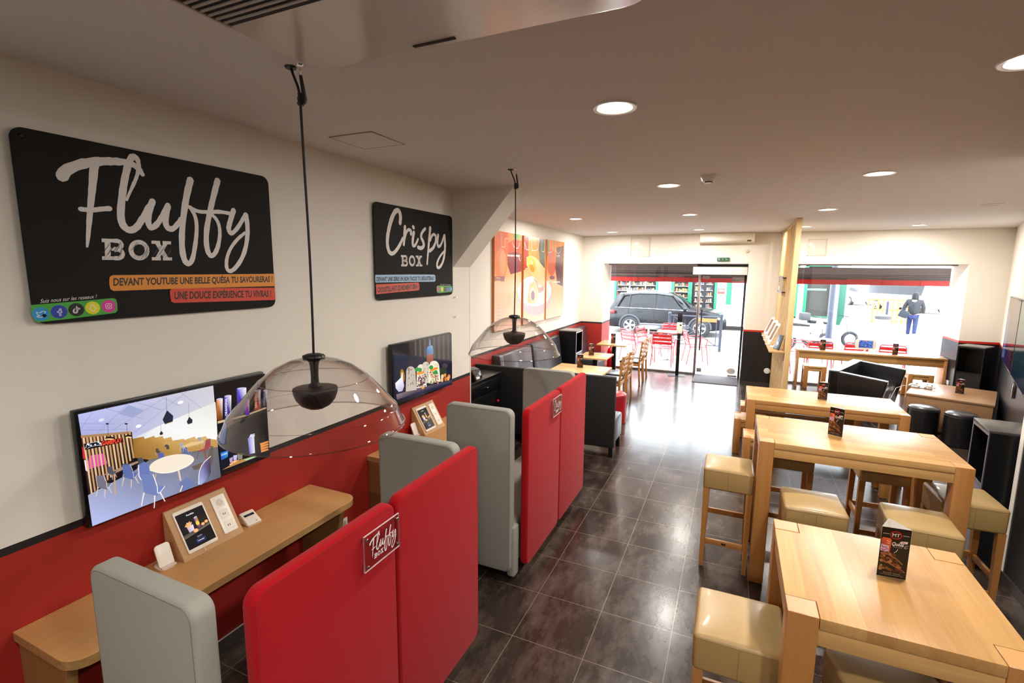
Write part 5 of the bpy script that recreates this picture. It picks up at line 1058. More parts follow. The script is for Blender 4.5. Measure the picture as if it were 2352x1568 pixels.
def paddle(label, y):
    r = thing('menu_paddle', label, 'menu paddle', (0.557, y, 1.081), 0.6, 'white paddles leaning on the screen shelf'); X = Matrix.Rotation(math.radians(27), 4, 'Y'); L_ = 0.36; w = 0.05
    m = M(); b = bmesh.new(); o_ = [(a, q+L_/2+0.03) for a, q in rrect(-w, w, -L_/2, L_/2, w-0.002, 8)]; i_ = [(a, q+L_/2+0.03) for a, q in rrect(-w+0.02, w-0.02, -L_/2+0.055, L_/2-0.05, 0.012, 8)]
    V = [[b.verts.new((x, p[0], p[1])) for p in Q] for Q in (o_, i_) for x in (-0.008, 0.008)]; n = len(o_)
    for k in range(n):
        j = (k+1) % n; b.faces.new((V[0][k], V[0][j], V[1][j], V[1][k])); b.faces.new((V[2][j], V[2][k], V[3][k], V[3][j])); b.faces.new((V[1][k], V[1][j], V[3][j], V[3][k])); b.faces.new((V[0][j], V[0][k], V[2][k], V[2][j]))
    bmesh.ops.recalc_face_normals(b, faces=b.faces[:]); m.merge(b, X); m.build('frame', mPl, r)
    M().box(-0.004, 0.004, -w+0.02, w-0.02, 0.085, L_-0.02, mtx=X).build('insert', mat('brown insert', '8a6a4c', 0.5), r); M().prism(rrect(-0.035, 0.05, -0.04, 0.04, 0.02), 0, 0.012, bev=0.003).build('foot', mPl, r); return r
p0 = paddle('white menu paddle furthest along the screen shelf, nearest the wall', 10.15); dup(p0, (0.557, 9.5, 1.081), 0.6, 'middle of the three white menu paddles on the screen shelf'); dup(p0, (0.557, 8.95, 1.081), 0.6, 'white menu paddle nearest the black frame on the screen shelf')
r = thing('display_frame', 'small black frame leaning at the near end of the screen shelf', 'display frame', (0.64, 8.42, 1.081), 0.35)
X = Matrix.Rotation(math.radians(14), 4, 'Y'); M().box(-0.006, 0.006, -0.09, 0.09, 0, 0.235, 0.003, mtx=X).build('panel', mat('dark grey panel', '2e2f30', 0.35), r); M().prism([(0.0, 0), (0.07, 0), (0.02, 0.12)], -0.02, 0.02, axis='Y').build('stand', mPl, r)
r = thing('phone_charger', 'white charging stand lying behind the black frame on the screen shelf', 'phone charger', (0.62, 8.66, 1.081)); M().prism(rrect(-0.05, 0.04, -0.05, 0.05, 0.025), 0, 0.022, bev=0.006).build('base', mPl, r); M().prism(rrect(-0.03, 0.03, 0, 0.07, 0.014), -0.004, 0.004, axis='X', bev=0.002, mtx=Matrix.Translation((-0.01, 0, 0.015)) @ Matrix.Rotation(0.7, 4, 'Y')).build('pad', mPl, r)
r = thing('acrylic_sign', 'square acrylic sign with grey borders fixed to the slatted screen', 'sign', (0.748, 9.0, 1.90)); 
M().box(-0.05, -0.046, 0, 0.80, 0, 0.29, 0.001, 1).build('sheet', mAcr, r); c = Canvas((-0.0505, 0.8, 0), (0, -1, 0), (0, 0, 1)); c.rect(0.0, 0.24, 0.8, 0.29, '8b8686'); c.rect(0, 0, 0.8, 0.045, '8b8686'); c.rect(0, 0.18, 0.12, 0.24, '77727a'); c.rect(0, 0.05, 0.2, 0.11, 'e6e0da'); c.build('grey_borders', PRINT, r)
for y, z in ((0.03, 0.03), (0.77, 0.03), (0.03, 0.26), (0.77, 0.26)): M().tube([(0, y, z), (-0.056, y, z)], 0.009, 12).build('standoff', mBM, r)
r = thing('round_plate', 'small round white plate low on the black wall beside the slatted screen', 'wall plate', (0.69, YB, 0.32)); M().lathe([(0, 0.012), (0.05, 0.01), (0.058, 0.0)], 28, mtx=Matrix.Rotation(PI/2, 4, 'X')).build('disc', mPl, r)
# sanitiser stand
r = thing('sanitiser_stand', 'black hand sanitiser stand with white dispenser beside the glass door', 'sanitiser stand', (-1.03, 11.10, 0), 0.12)
M().prism(rrect(-0.19, 0.17, -0.14, 0.14, 0.03), 0, 0.008, bev=0.002).build('base_plate', mBM, r); M().box(-0.035, 0.035, -0.02, 0.02, 0.008, 1.36, 0.003).build('post', mBM, r); M().box(-0.05, 0.05, -0.03, -0.022, 1.13, 1.375, 0.003).build('header', mBM, r)
M().box(-0.056, 0.056, -0.13, -0.03, 0.93, 1.17, 0.02, 4).build('dispenser', mat('cream plastic'), r); M().box(-0.0, 0.034, -0.134, -0.128, 1.105, 1.13, 0.001).build('sensor_window', mScrB, r); M().box(-0.09, 0.10, -0.19, 0.02, 0.80, 0.812, 0.003).build('drip_tray', mBM, r)
r = thing('fire_extinguisher', 'red fire extinguisher standing in the left corner of the shop window', 'fire extinguisher', (-2.50, 11.1, 0)); M().lathe([(0, 0), (0.075, 0), (0.08, 0.02), (0.08, 0.42), (0.06, 0.49), (0.025, 0.52), (0.02, 0.55), (0, 0.55)], 28).build('cylinder', mat('red enamel', 'b8141c', 0.3), r); M().tube([(0, 0, 0.55), (0, 0, 0.6), (0.03, -0.05, 0.63)], 0.012, 10).build('handle', mBM, r)
# ---------------------------------------------------------------- right side: sofa, low table, poufs, televisions
mSofa = mat('black leatherette', '121216', 0.32, bump=0.06, bscale=350, coat=0.3)
A, B = Vector((1.45, 9.06)), Vector((2.04, 10.46)); dv = (B-A).normalized(); ang = math.atan2(dv.y, dv.x)-PI/2
r = thing('leather_sofa', 'black leatherette two seat sofa turned sideways before the window counter', 'sofa', (A.x, A.y, 0), ang); Ls = (B-A).length; dp = 0.76
M().prism([(0.0, 0.06), (0.17, 0.06), (0.14, 0.72), (0.0, 0.72)], 0, Ls, axis='Y', bev=0.016, seg=3).build('backrest', mSofa, r)
for y0 in (0.0, Ls-0.12): M().prism([(0.02, 0.06), (dp-0.1, 0.06), (dp, 0.60), (dp, 0.655), (0.02, 0.72)], y0, y0+0.12, axis='Y', bev=0.014, seg=3).build('armrest', mSofa, r)
M().box(0.13, dp-0.08, 0.11, Ls-0.11, 0.07, 0.42, 0.03, 4).build('seat', mSofa, r)
for x in (0.06, dp-0.18):
    for y in (0.07, Ls-0.07): M().box(x-0.02, x+0.02, y-0.02, y+0.02, 0, 0.065).build('foot', mBM, r)
wVen = wood('walnut veneer', 'a37a55', 'bd9670', 'X', 0.5, 0.28, 0.5, 0.2)
P1, P2, P3 = Vector((2.385, 8.76)), Vector((3.26, 8.42)), Vector((3.64, 9.50)); ux = (P2-P1).normalized(); ang = math.atan2(ux.y, ux.x); Wt = (P2-P1).length; Dt = 1.12
r = thing('low_table', 'low veneered table with panel front beside two black poufs', 'table', (P1.x, P1.y, 0), ang)
M().box(0, Wt, 0, Dt, 0.495, 0.52, 0.002).build('tabletop', wVen, r); M().box(0.012, Wt-0.012, 0.02, 0.042, 0.02, 0.494, 0.001).build('front_panel', wVen, r); M().box(0.012, Wt-0.012, Dt-0.042, Dt-0.02, 0.02, 0.494, 0.001).build('rear_panel', wVen, r); M().box(0.008, 0.03, 0.043, Dt-0.043, 0.0, 0.494, 0.001).build('end_panel', wVen, r); M().box(Wt-0.03, Wt-0.008, 0.043, Dt-0.043, 0.0, 0.494, 0.001).build('end_panel', wVen, r)
def pouf(label, x, y, R=0.178, h=0.44):
    r = thing('round_pouf', label, 'pouf', (x, y, 0), 0, 'black leather poufs at the low table'); M().lathe([(0, 0), (R-0.01, 0), (R, 0.01), (R, h-0.05), (R-0.006, h-0.022), (R-0.03, h-0.004), (R*0.5, h+0.003), (0, h+0.004)], 56).build('body', mSofa, r); m = M(); m.tube([((R+0.001)*math.cos(2*PI*i/56), (R+0.001)*math.sin(2*PI*i/56), h-0.045) for i in range(56)], 0.003, 6, closed=True); m.build('piping', mat('black seam', '232327', 0.4), r); return r
p = pouf('black round pouf in front of the low table, on its aisle side', 2.50, 8.36); dup(p, (2.845, 8.155, 0), 0, 'black round pouf in front of the low table, nearer the right wall')
def pad(label, x, y, rz):
    r = thing('game_controller', label, 'game controller', (x, y, 0.548), rz, 'white game controllers on their charging dock'); m = M(); m.ball((0, 0, 0.012), 0.045, 18, (1.25, 0.75, 0.42)); m.ball((-0.052, -0.022, 0.0), 0.026, 14, (0.8, 1.3, 0.6)); m.ball((0.052, -0.022, 0.0), 0.026, 14, (0.8, 1.3, 0.6)); m.build('shell', mPl, r); m = M(); m.lathe([(0, 0.0), (0.011, 0.002), (0.011, 0.01), (0, 0.011)], 14, loc=(-0.03, 0.008, 0.026)); m.lathe([(0, 0.0), (0.011, 0.002), (0.011, 0.01), (0, 0.011)], 14, loc=(0.024, -0.008, 0.027)); m.build('thumb_sticks', mBM, r); return r
r = thing('charging_dock', 'flat dock under the white game controllers on the low table', 'charging dock', (2.70, 9.25, 0.5205), ang); M().prism(rrect(-0.13, 0.13, -0.05, 0.05, 0.015), 0, 0.012, bev=0.003).build('tray', mat('grey plastic', '8f8c8a', 0.4), r)
pad('left white game controller on the dock on the low table', 2.625, 9.285, ang); dup([o for o in bpy.data.objects if o.name == 'game_controller'][0], (2.79, 9.212, 0.548), ang, 'right white game controller on the dock on the low table')
tag(M().tube([(2.6, 9.27, 0.53), (2.5, 9.3, 0.53), (2.38, 9.2, 0.5), (2.27, 9.0, 0.36), (2.24, 8.9, 0.2), (2.3, 8.82, 0.08), (2.4, 8.6, 0.006)], 0.003, 6).build('charging_cable', mPl), 'thin white cable looping down from the dock beside the low table', 'cable')
r = thing('game_tablet', 'white handheld game tablet with blue screen on the window counter', 'tablet', (2.335, 11.14, 0.7515)); M().prism(rrect(-0.165, 0.165, 0.07, 0.26, 0.055), -0.012, 0.012, axis='Y', bev=0.005).build('case', mat('cream plastic'), r); M().tube([(0, 0.04, 0.0), (0, 0.01, 0.12)], 0.015, 10).build('stand', mPl, r); M().prism(rrect(-0.07, 0.07, -0.05, 0.09, 0.02), 0, 0.008).build('foot', mPl, r)
c = Canvas((-0.11, -0.0125, 0.095), (1, 0, 0), (0, 0, 1)); c.poly([(0, 0), (0.22, 0), (0.22, 0.14), (0, 0.14)], ['2f4a9a', '5a7ad0', '6f92e6', '4a66c0']); rd = random.Random(2)
for i in range(60): c.ell((rd.uniform(.01, .21), rd.uniform(.01, .13)), rd.uniform(.003, .012), rd.uniform(.003, .01), rd.choice(['1a2a66', '8fb0f4', 'c8dcff', '24408c', '3a5ab8']), n=7)
c.rect(0.08, 0.125, 0.14, 0.134, 'e06080'); c.build('screen_picture', SCR, r)
# televisions on the slanted right wall
def rtv(label, s0, w, z0, z1, arm):
    p = RW0+RD*s0+RN*0.055; r = thing('wall_television', label, 'television', (p.x, p.y, 0), RROT)
    M().box(0.0, 0.045, 0, w, z0, z1, 0.006).build('casing', mTV, r); M().box(0.045, 0.056, w/2-0.2, w/2+0.2, (z0+z1)/2-0.1, (z0+z1)/2+0.1).build('wall_bracket', mBM, r)
    c = Canvas((-0.001, w-0.012, z0+0.016), (0, -1, 0), (0, 0, 1)); W2, H2 = w-0.024, z1-z0-0.028; c.rect(0, 0, W2, H2, '1c1418'); return r, c, W2, H2
s_near = (Vector((3.124, 7.80))-RW0).dot(RD); s_far = (Vector((3.56, 9.30))-RW0).dot(RD)
r, c, W2, H2 = rtv('large wall television with red menu picture on the right wall', s_near, s_far-s_near, 1.045, 1.94, 0)
c.poly([(0, 0), (W2, 0), (W2, H2), (0, H2)], ['3a3f8a', '5a1a30', '4a2a2c', '4a3838']); c.poly([(0.05, 0.02), (0.45, 0.05), (0.35, 0.5), (0.2, 0.75), (0.1, 0.4)], '8090d0')
for i in range(5): c.stroke([(W2*0.55, H2*(0.42-0.06*i)), (W2*0.85, H2*(0.4-0.06*i))], 0.012, 'a05a6a')
c.build('screen_picture', attr_mat('dim glossy screen', emit=0.35, rough=0.06), r)
q = at((2333.7, 826), z=1.045); s2 = min((Vector((q[0], q[1]))-RW0).dot(RD), s_near-0.06)
r, c, W2, H2 = rtv('second wall television at the very right edge, with green picture', s2-1.55, 1.55, 1.045, 1.94, 0)
c.poly([(0, 0), (W2, 0), (W2, H2), (0, H2)], ['1d2a4a', '203a5a', '2a6a5a', '2f8a6a']); c.build('screen_picture', attr_mat('dim glossy screen'), r)
p = RW0+RD*(s_near-0.10)
r = thing('wall_socket', 'slim chrome cable cover on the black right wall under the televisions', 'socket', (p.x, p.y, 0.78), RROT); M().box(-0.03, 0.0, -0.04, 0.04, 0, 0.2, 0.004).build('cover', mChrome, r)
r = thing('wall_socket', 'white socket on the black window reveal right of the counter', 'socket', (3.56, 10.95, 0.34)); M().box(-0.012, 0, -0.05, 0.05, -0.04, 0.04, 0.003).build('plate', mPl, r)
# ---------------------------------------------------------------- outside
struct('terrace_ground', M().box(-9, 12, 11.5, 15.3, -0.12, -0.005), mat('pale paving', 'b9b3ac', 0.8, noise=0.12, nscale=5))
struct('street_ground', M().box(-40, 60, 15.3, 21.6, -0.4, -0.22), mat('asphalt', '8c8988', 0.85, noise=0.2, nscale=12))
struct('street_kerb', M().box(-40, 60.0, 15.18, 15.3, -0.3, 0.0), mat('kerb stone', 'a9a5a0', 0.7))
struct('far_ground', M().box(-40, 60, 21.6, 80, -0.4, -0.215), mat('pale paving'))
mRA = mat('awning red fabric', 'd01c22', 0.7); mAB = mat('awning brown fabric', '4a3a37', 0.85, noise=0.2, nscale=6, stretch=(0.3, 8, 8))
def awning(label, x0, x1, zn, yn, tabs):
    r = thing('awning', label, 'awning', ((x0+x1)/2, 12.2, 2.05)); X = Matrix.Translation((-(x0+x1)/2, -12.2, -2.05))
    b = bmesh.new(); v = [(x0, yn, zn), (x1, yn, zn), (x1, 12.22, 2.115), (x0, 12.22, 2.115)]; m = M()
    q = [b.verts.new(p) for p in v]+[b.verts.new((p[0], p[1], p[2]+0.012)) for p in v]; b.faces.new(q[:4]); b.faces.new(q[4:][::-1])
    for i in range(4): b.faces.new((q[i], q[(i+1) % 4], q[4+(i+1) % 4], q[4+i]))
    bmesh.ops.recalc_face_normals(b, faces=b.faces[:]); m.merge(b, X, smooth=False); m.build('fabric', mAB, r)
    m = M(); m.box(x0, x1, 12.215, 12.225, 2.005, 2.125, mtx=X)
    m.build('valance', mRA, r)
    for k in range(int((x1-x0)/0.62)+1): M().box(x0+0.2+k*0.62, x0+0.206+k*0.62, 12.210, 12.216, 2.005, 2.125, mtx=X).build('seam', mat('dark seam', '7a1014', 0.7), r)
    for a, c in tabs: M().prism([(a, 2.118), (a+0.03, 2.112), (c-0.03, 2.106), (c, 2.12), (c, 2.14), (a, 2.14)], 12.17, 12.205, axis='Y', mtx=X).build('front_bar', mat('dark grey bar', '3c3a3a', 0.6), r)
    for k in range(3): M().box(x0, x1, 11.75+0.15*k, 11.77+0.15*k, 2.22-0.03*k+(zn-2.4)*0.3, 2.235-0.03*k+(zn-2.4)*0.3, mtx=X).build('fabric_fold', mat('dark grey bar'), r)
    return r
awning('brown awning with red valance above the left window and glass door', -3.6, 0.62, 2.50, 11.56, [(-2.9, -1.68), (-1.1, 0.1)])
awning('brown awning with red valance above the right window', 0.66, 4.9, 2.338, 11.62, [(0.7, 2.1), (2.72, 4.6)])
struct('lintel', M().box(-4, 5, YG+0.1, YG+0.16, 2.41, 3.6), mat('outside plaster', 'd8d2c8', 0.8))
# opposite facades
mFW = mat('white render', 'dcd8d2', 0.8, noise=0.04, nscale=3); mGr = mat('green paint', '0d6a4a', 0.5); mInt = mat('shop interior', '3a3936', 0.8)
YF_ = 22.5
def shopfront(label, x0, x1, openings, h=4.0, col=None):
    r = thing('shopfront', label, 'building', (x0, YF_, 0)); m = M(); xs = x0
    m.box(0, x1-x0, 0.35, 3.0, 0, h, mtx=None); cur = x0
    for a, b_, z0, z1 in openings:
        if a > cur: m.box(cur-x0, a-x0, 0, 0.35, 0, h)
        m.box(a-x0, b_-x0, 0, 0.35, z1, h)
        if z0 > 0: m.box(a-x0, b_-x0, 0, 0.35, 0, z0)
        cur = b_
    if cur < x1: m.box(cur-x0, x1-x0, 0, 0.35, 0, h)
    m.build('wall', col or mFW, r)
    for a, b_, z0, z1 in openings:
        f = M(); w = 0.11
        for q in ((a, a+w, z0, z1), (b_-w, b_, z0, z1), (a, b_, z1-w, z1), (a, b_, z0, z0+0.05)): f.box(q[0]-x0, q[1]-x0, -0.03, 0.05, q[2], q[3], 0.004)
        fo = f.build('window_frame', mGr, r); M().box(a+w-x0, b_-w-x0, 0.3, 0.34, z0, z1).build('display_back', mInt, r)
    return r
openL = [(-5.02, -3.07, 0.0, 2.6), (-2.52, -0.66, -0.2, 2.6)]
r = shopfront('white convenience shopfront with green frames across the street behind the car', -9.0, 0.58, openL)
rd = random.Random(4); gc = ['8f8a80', 'c8402c', '8a2a24', '3a5aa8', '6a5a4a', '8a2a30', '4a5468', 'e86a3a', '9a8a50', 'f0ece4', '3c3a40', '2c3a5a']
def shelves(root, x0, x1, levels, x_off, shelf_col='d8d6d0', dens=0.075, y=0.12):
    ms = mat('shelf metal', shelf_col, 0.5); goods = [M() for _ in range(6)]
    for z in levels:
        M().box(x0-x_off, x1-x_off, y-0.06, y+0.12, z, z+0.02).build('shelf', ms, root)
        x = x0+0.02
        while x < x1-0.05:
            w = rd.uniform(0.035, dens); hh = rd.uniform(0.09, 0.17); goods[rd.randrange(6)].box(x-x_off, x+w*0.9-x_off, y-0.04, y+0.06, z+0.021, z+0.02+hh); x += w*1.15
    for i, g in enumerate(goods):
        o = g.build('shop_goods', mat('goods %d' % i, gc[(i*2) % 12], 0.5), root); o['kind'] = 'stuff'
shelves(r, -4.9, -3.19, [0.35, 0.6, 0.85, 1.1, 1.35, 1.6, 1.85, 2.1], -9.0)
shelves(r, -2.4, -1.78, [0.35, 0.6, 0.85, 1.1, 1.35, 1.6, 1.85], -9.0, y=0.2)
for x in (-4.35, -3.65): M().box(x+9, x+9.03, 0.06, 0.2, 0.15, 2.4).build('shelf_upright', mat('shelf metal'), r)
M().box(-1.82+9, -1.66+9, -0.04, 0.06, 0, 2.6, 0.004).build('door_post', mGr, r)
d = M(); d.box(-1.60+9, -0.80+9, 0.1, 0.28, 0, 2.2); d.build('fridge', mat('fridge black', '1c1c20', 0.4), r)
shelves(r, -1.55, -1.2, [0.7, 0.95, 1.2, 1.45, 1.7, 1.95], -9.0, '9adfc8', y=0.05); shelves(r, -1.1, -0.84, [0.7, 0.95, 1.2, 1.45, 1.7, 1.95], -9.0, '9adfc8', y=0.05)
c = Canvas((8.36, -0.01, 1.33), (1, 0, 0), (0, 0, 1)); c.rect(0, 0, 0.27, 0.23, 'd8352c'); c.text('DÉFENSE DE', (0.03, 0.15), (0.24, 0.15), (0.03, 0.19), 'f4e8e4', 0.02); c.text('STATIONNER', (0.03, 0.09), (0.24, 0.09), (0.03, 0.13), 'f4e8e4', 0.02); c.build('red_notice', PRINT, r)
M().box(-0.3+9, -0.1+9, -0.06, 0.02, 0.9, 3.0).build('green_pilaster', mGr, r)
c = Canvas((9.0, -0.012, 0.95), (1, 0, 0), (0, 0, 1)); c.rect(0, 0, 0.5, 1.3, 'c3cdda'); c.text('JOSEPH', (0.03, 0.1), (0.5, 0.1), (0.03, 0.22), 'a9b5c4', 0.02); c.build('blue_poster', PRINT, r)
r = shopfront('green and white corner shop with dark windows behind the scooters', 0.62, 4.0, [(0.8, 2.3, 0.45, 2.6), (2.5, 3.52, 0.5, 2.6)])
M().box(3.68-0.62, 3.9-0.62, -0.08, 0.05, 0.25, 2.2, 0.004).build('green_pilaster', mat('dark green paint', '0a4a38', 0.5), r); M().box(0.2, 2.68, 0.28, 0.3, 1.55, 1.62).build('glazing_bar', mat('mint bar', '6ad0b0', 0.5), r)
r = thing('planter_wall', 'low cream and orange rendered wall beyond the corner shop', 'wall', (5.0, 26.7, -0.22)); M().box(-0.55, 0.65, 0, 0.3, 0, 0.95, 0.01).build('block', mat('cream render', 'e8cda8', 0.8), r); M().box(-0.72, -0.55, -0.05, 0.3, 0, 1.0, 0.01).build('orange_end', mat('orange render', 'd8552a', 0.7), r)
r = thing('lattice_fence', 'orange wooden lattice screen across the street in the distance', 'fence', (6.9, 29.6, -0.22))
for i in range(9): M().box(-0.8+i*0.2, -0.72+i*0.2, 0, 0.04, 0, 1.2).build('slat', mat('orange wood', 'c8683a', 0.7), r)
for z in (0.1, 0.65, 1.15): M().box(-0.8, 0.9, -0.02, 0.0, z, z+0.07).build('rail', mat('orange wood'), r)
# vehicles
def vehicle(label, loc, rz, paint, L_=4.5, W_=1.84, H_=1.66, wheelbase=2.68, kind='suv', detail=True):
    r = thing('parked_car' if kind != 'van' else 'white_van', label, 'car' if kind != 'van' else 'van', loc, rz); hw = W_/2; h0 = L_/2
    st = [(-1.0, .42, .80, .80, .80), (-.985, .30, .95, .97, .97), (-.95, .24, 1.0, 1.12, 1.14), (-.86, .24, 1.02, 1.20, 1.52), (-.70, .24, 1.03, 1.53, 1.63), (-.45, .24, 1.02, 1.60, 1.68), (-.15, .24, 1.01, 1.60, 1.68), (.08, .24, 1.0, 1.55, 1.64), (.28, .24, 1.0, 1.28, 1.40), (.42, .24, 1.01, 1.05, 1.10), (.6, .24, .99, 1.01, 1.06), (.8, .26, .95, .97, 1.0), (.93, .30, .84, .86, .90), (1.0, .38, .66, .68, .70)] if kind != 'van' else \
         [(-1.0, .4, 1.1, 1.9, 1.98), (-.97, .3, 1.1, 2.1, 2.2), (-.6, .3, 1.1, 2.15, 2.25), (0, .3, 1.1, 2.15, 2.25), (.45, .3, 1.1, 2.12, 2.22), (.68, .3, 1.1, 1.75, 1.85), (.85, .3, 1.05, 1.15, 1.2), (.97, .35, .9, .95, 1.0), (1.0, .4, .8, .82, .84)]
    b = bmesh.new(); rows = []
    for t, zs, zb, zr, zt in st:
        k = H_/1.68 if kind != 'van' else 1; e = 1-0.10*max(0, abs(t)-0.8)/0.2; x = t*h0
        sec = [(hw*e*0.93, zs), (hw*e, zs+0.12), (hw*e, (zs+zb)/2), (hw*e*0.985, zb*k-0.04), (hw*e*0.955, zb*k), (hw*e*(0.955 if zr-zb < 0.06 else 0.78), zr*k), (hw*e*0.6, zt*k), (0, zt*k+0.01)]
        rows.append([b.verts.new((x, -y, z)) for y, z in sec]+[b.verts.new((x, y, z)) for y, z in sec[-2::-1]])
    n = len(rows[0]); glassf = []
    for i in range(len(rows)-1):
        for j in range(n-1):
            f = b.faces.new((rows[i][j], rows[i+1][j], rows[i+1][j+1], rows[i][j+1]))
            t0, t1 = st[i][0], st[i+1][0]
            if j in (4, n-6) and st[i][3]-st[i][2] > 0.1 and st[i+1][3]-st[i+1][2] > 0.1 or (kind == 'suv' and j in (5, 6, n-8, n-7) and (i in (7, 8) or i == 2)): f.material_index = 1
        b.faces.new((rows[i][0], rows[i][n-1], rows[i+1][n-1], rows[i+1][0]))
    b.faces.new(rows[0]); b.faces.new(rows[-1][::-1]); bmesh.ops.recalc_face_normals(b, faces=b.faces[:])
    mats = [paint, mat('car glass', '0a0f16', 0.1, spec=0.3)]
    me = bpy.data.meshes.new('body'); b.to_mesh(me); b.free()
    for q in mats: me.materials.append(q)
    for p in me.polygons: p.use_smooth = True
    me.set_sharp_from_angle(angle=math.radians(32)); o = bpy.data.objects.new('body', me); COL.objects.link(o); o.parent = r
    wr = 0.345
    for sx in (-1, 1):
        for sy in (-1, 1):
            x = sx*wheelbase/2; y = sy*(hw-0.10); T_ = Matrix.Translation((x, y, wr)) @ Matrix.Rotation(-sy*PI/2, 4, 'X')
            w = M().lathe([(0.22, 0.115), (0.30, 0.118), (0.335, 0.10), (wr, 0.06), (wr, -0.10), (0.2, -0.10)], 40, mtx=T_).build('wheel', mat('tyre rubber', '222226', 0.7), r)
            m = M(); m.lathe([(0.205, 0.108), (0.225, 0.12), (0.228, 0.10), (0.20, 0.08)], 36, mtx=T_, close=True)
            for k in range(5):
                for s2 in (-0.13, 0.13):
                    a = 2*PI*k/5+s2; ca, sa = math.cos(a), math.sin(a); b2 = bmesh.new(); a0 = 2*PI*k/5
                    p = [Vector((0.05*math.cos(a0+s2*2)-0.018*sa, 0.05*math.sin(a0+s2*2)+0.018*ca, 0.105)), Vector((0.05*math.cos(a0+s2*2)+0.018*sa, 0.05*math.sin(a0+s2*2)-0.018*ca, 0.105)), Vector((0.21*ca+0.02*sa, 0.21*sa-0.02*ca, 0.11)), Vector((0.21*ca-0.02*sa, 0.21*sa+0.02*ca, 0.11))]
                    A_ = [b2.verts.new(q) for q in p]; B_ = [b2.verts.new(q-Vector((0, 0, 0.02))) for q in p]; b2.faces.new(A_); b2.faces.new(B_[::-1])
                    for q in range(4): b2.faces.new((A_[q], B_[q], B_[(q+1) % 4], A_[(q+1) % 4]))
                    m.merge(b2, T_, smooth=False)
            m.lathe([(0, 0.11), (0.05, 0.108), (0.06, 0.09)], 20, mtx=T_); m.build('rim', mat('alloy rim', 'b9b9be', 0.3, 0.7), w)
            M().lathe([(0, 0.055), (0.212, 0.055)], 24, mtx=T_).build('brake_shadow', mat('dark hub', '18181a', 0.8), w)
            if detail and kind == 'suv':
                m = M(); pts = [(x+0.40*math.cos(a), sy*(hw+0.004), wr+0.40*math.sin(a)) for a in [PI*k/16-0.08 for k in range(17)]]; pts[-1] = (pts[-1][0], pts[-1][1], wr-0.05); m.tube(pts, 0.036, 6); m.build('arch_trim', mat('grey plastic trim', '3c3d42', 0.6), r)
                m = M(); m.lathe([(0, 0.008), (0.385, 0.008), (0.385, -0.25)], 32, mtx=Matrix.Translation((x, sy*(hw-0.003), wr)) @ Matrix.Rotation(-sy*PI/2, 4, 'X')); m.build('wheel_well', mat('dark hub'), r)
    if detail and kind == 'suv':
        for sy in (-1, 1):
            y = sy*(hw+0.004); M().box(-wheelbase/2+0.42, wheelbase/2-0.42, y-0.015, y+0.012, 0.26, 0.42, 0.01).build('sill_trim', mat('grey plastic trim'), r); M().box(-wheelbase/2+0.42, wheelbase/2-0.42, y-0.01, y+0.016, 0.425, 0.445, 0.004).build('chrome_strip', mChrome, r)
            M().tube([(-0.86*h0, sy*hw*0.985, 1.03), (-0.3*h0, sy*hw*0.985, 1.02), (0.38*h0, sy*hw*0.98, 0.995)], 0.012, 6).build('belt_strip', mChrome, r)
            M().tube([(-0.80*h0, sy*hw*0.76, 1.57), (-0.4*h0, sy*hw*0.76, 1.68), (0.05*h0, sy*hw*0.76, 1.65)], 0.018, 6).build('roof_rail', mChrome, r)
            for x in (-0.42*h0, 0.1*h0): M().box(x-0.11, x+0.09, y-0.01, y+0.03, 0.87, 0.90, 0.01).build('door_handle', paint, r)
            for x in (-0.62*h0, -0.17*h0, 0.36*h0): M().box(x-0.004, x+0.004, y-0.003, y+0.001, 0.3, 0.97).build('door_gap', mat('dark hub'), r)
            M().ball((0.34*h0, sy*(hw+0.09), 1.06), 0.1, 14, (0.8, 1.0, 0.75)).build('wing_mirror', paint, r)
            M().box(-h0*0.985, -h0*0.86, y-0.16*1, y-0.005 if sy > 0 else y+0.16, 0.80, 0.92, 0.02).build('tail_light', mat('red lens', 'b01820', 0.2), r); M().box(h0*0.86, h0*0.965, min(y-0.02*sy, y-0.2*sy), max(y-0.02*sy, y-0.2*sy), 0.70, 0.80, 0.02).build('head_light', mat('clear lens', 'd8dce0', 0.1), r)
            [M().tube([(px_*h0, sy*hw*0.963, 1.01), (px2*h0, sy*hw*0.80, 1.55)], 0.028, 6).build('window_pillar', mBM, r) for px_, px2 in ((-0.62, -0.60), (-0.17, -0.16), (0.33, 0.12), (-0.84, -0.72))]; M().tube([(-0.72*h0, sy*hw*0.80, 1.50), (-0.45*h0, sy*hw*0.79, 1.585), (-0.15*h0, sy*hw*0.79, 1.585), (0.1*h0, sy*hw*0.79, 1.53), (0.30*h0, sy*hw*0.82, 1.24)], 0.022, 6).build('window_frame', mBM, r)
    return r
car = vehicle('dark blue parked estate car with alloy wheels seen side on through the left window', (-2.42, 20.62, -0.22), 0.0, mat('dark blue car paint', '080a12', 0.25, 0.0, spec=0.4), 4.45, 1.84, 1.66, 2.62)
mWp = mat('white car paint', 'c9cbd0', 0.3, coat=0.5)
vehicle('pale van parked far down the street behind the walking person', (10.5, 40.0, -0.22), math.radians(-62), mWp, 5.2, 1.95, 2.2, 3.1, 'van', False)
vehicle('pale parked car far down the street right of the walking person', (12.3, 33.2, -0.22), math.radians(-58), mat('silver car paint', 'a9adb2', 0.3, 0.4, coat=0.5), 4.4, 1.8, 1.55, 2.6, 'suv', False)
vehicle('pale parked car in the far distance left of the van', (8.3, 47.0, -0.22), math.radians(-62), mWp, 4.4, 1.8, 1.55, 2.6, 'suv', False)
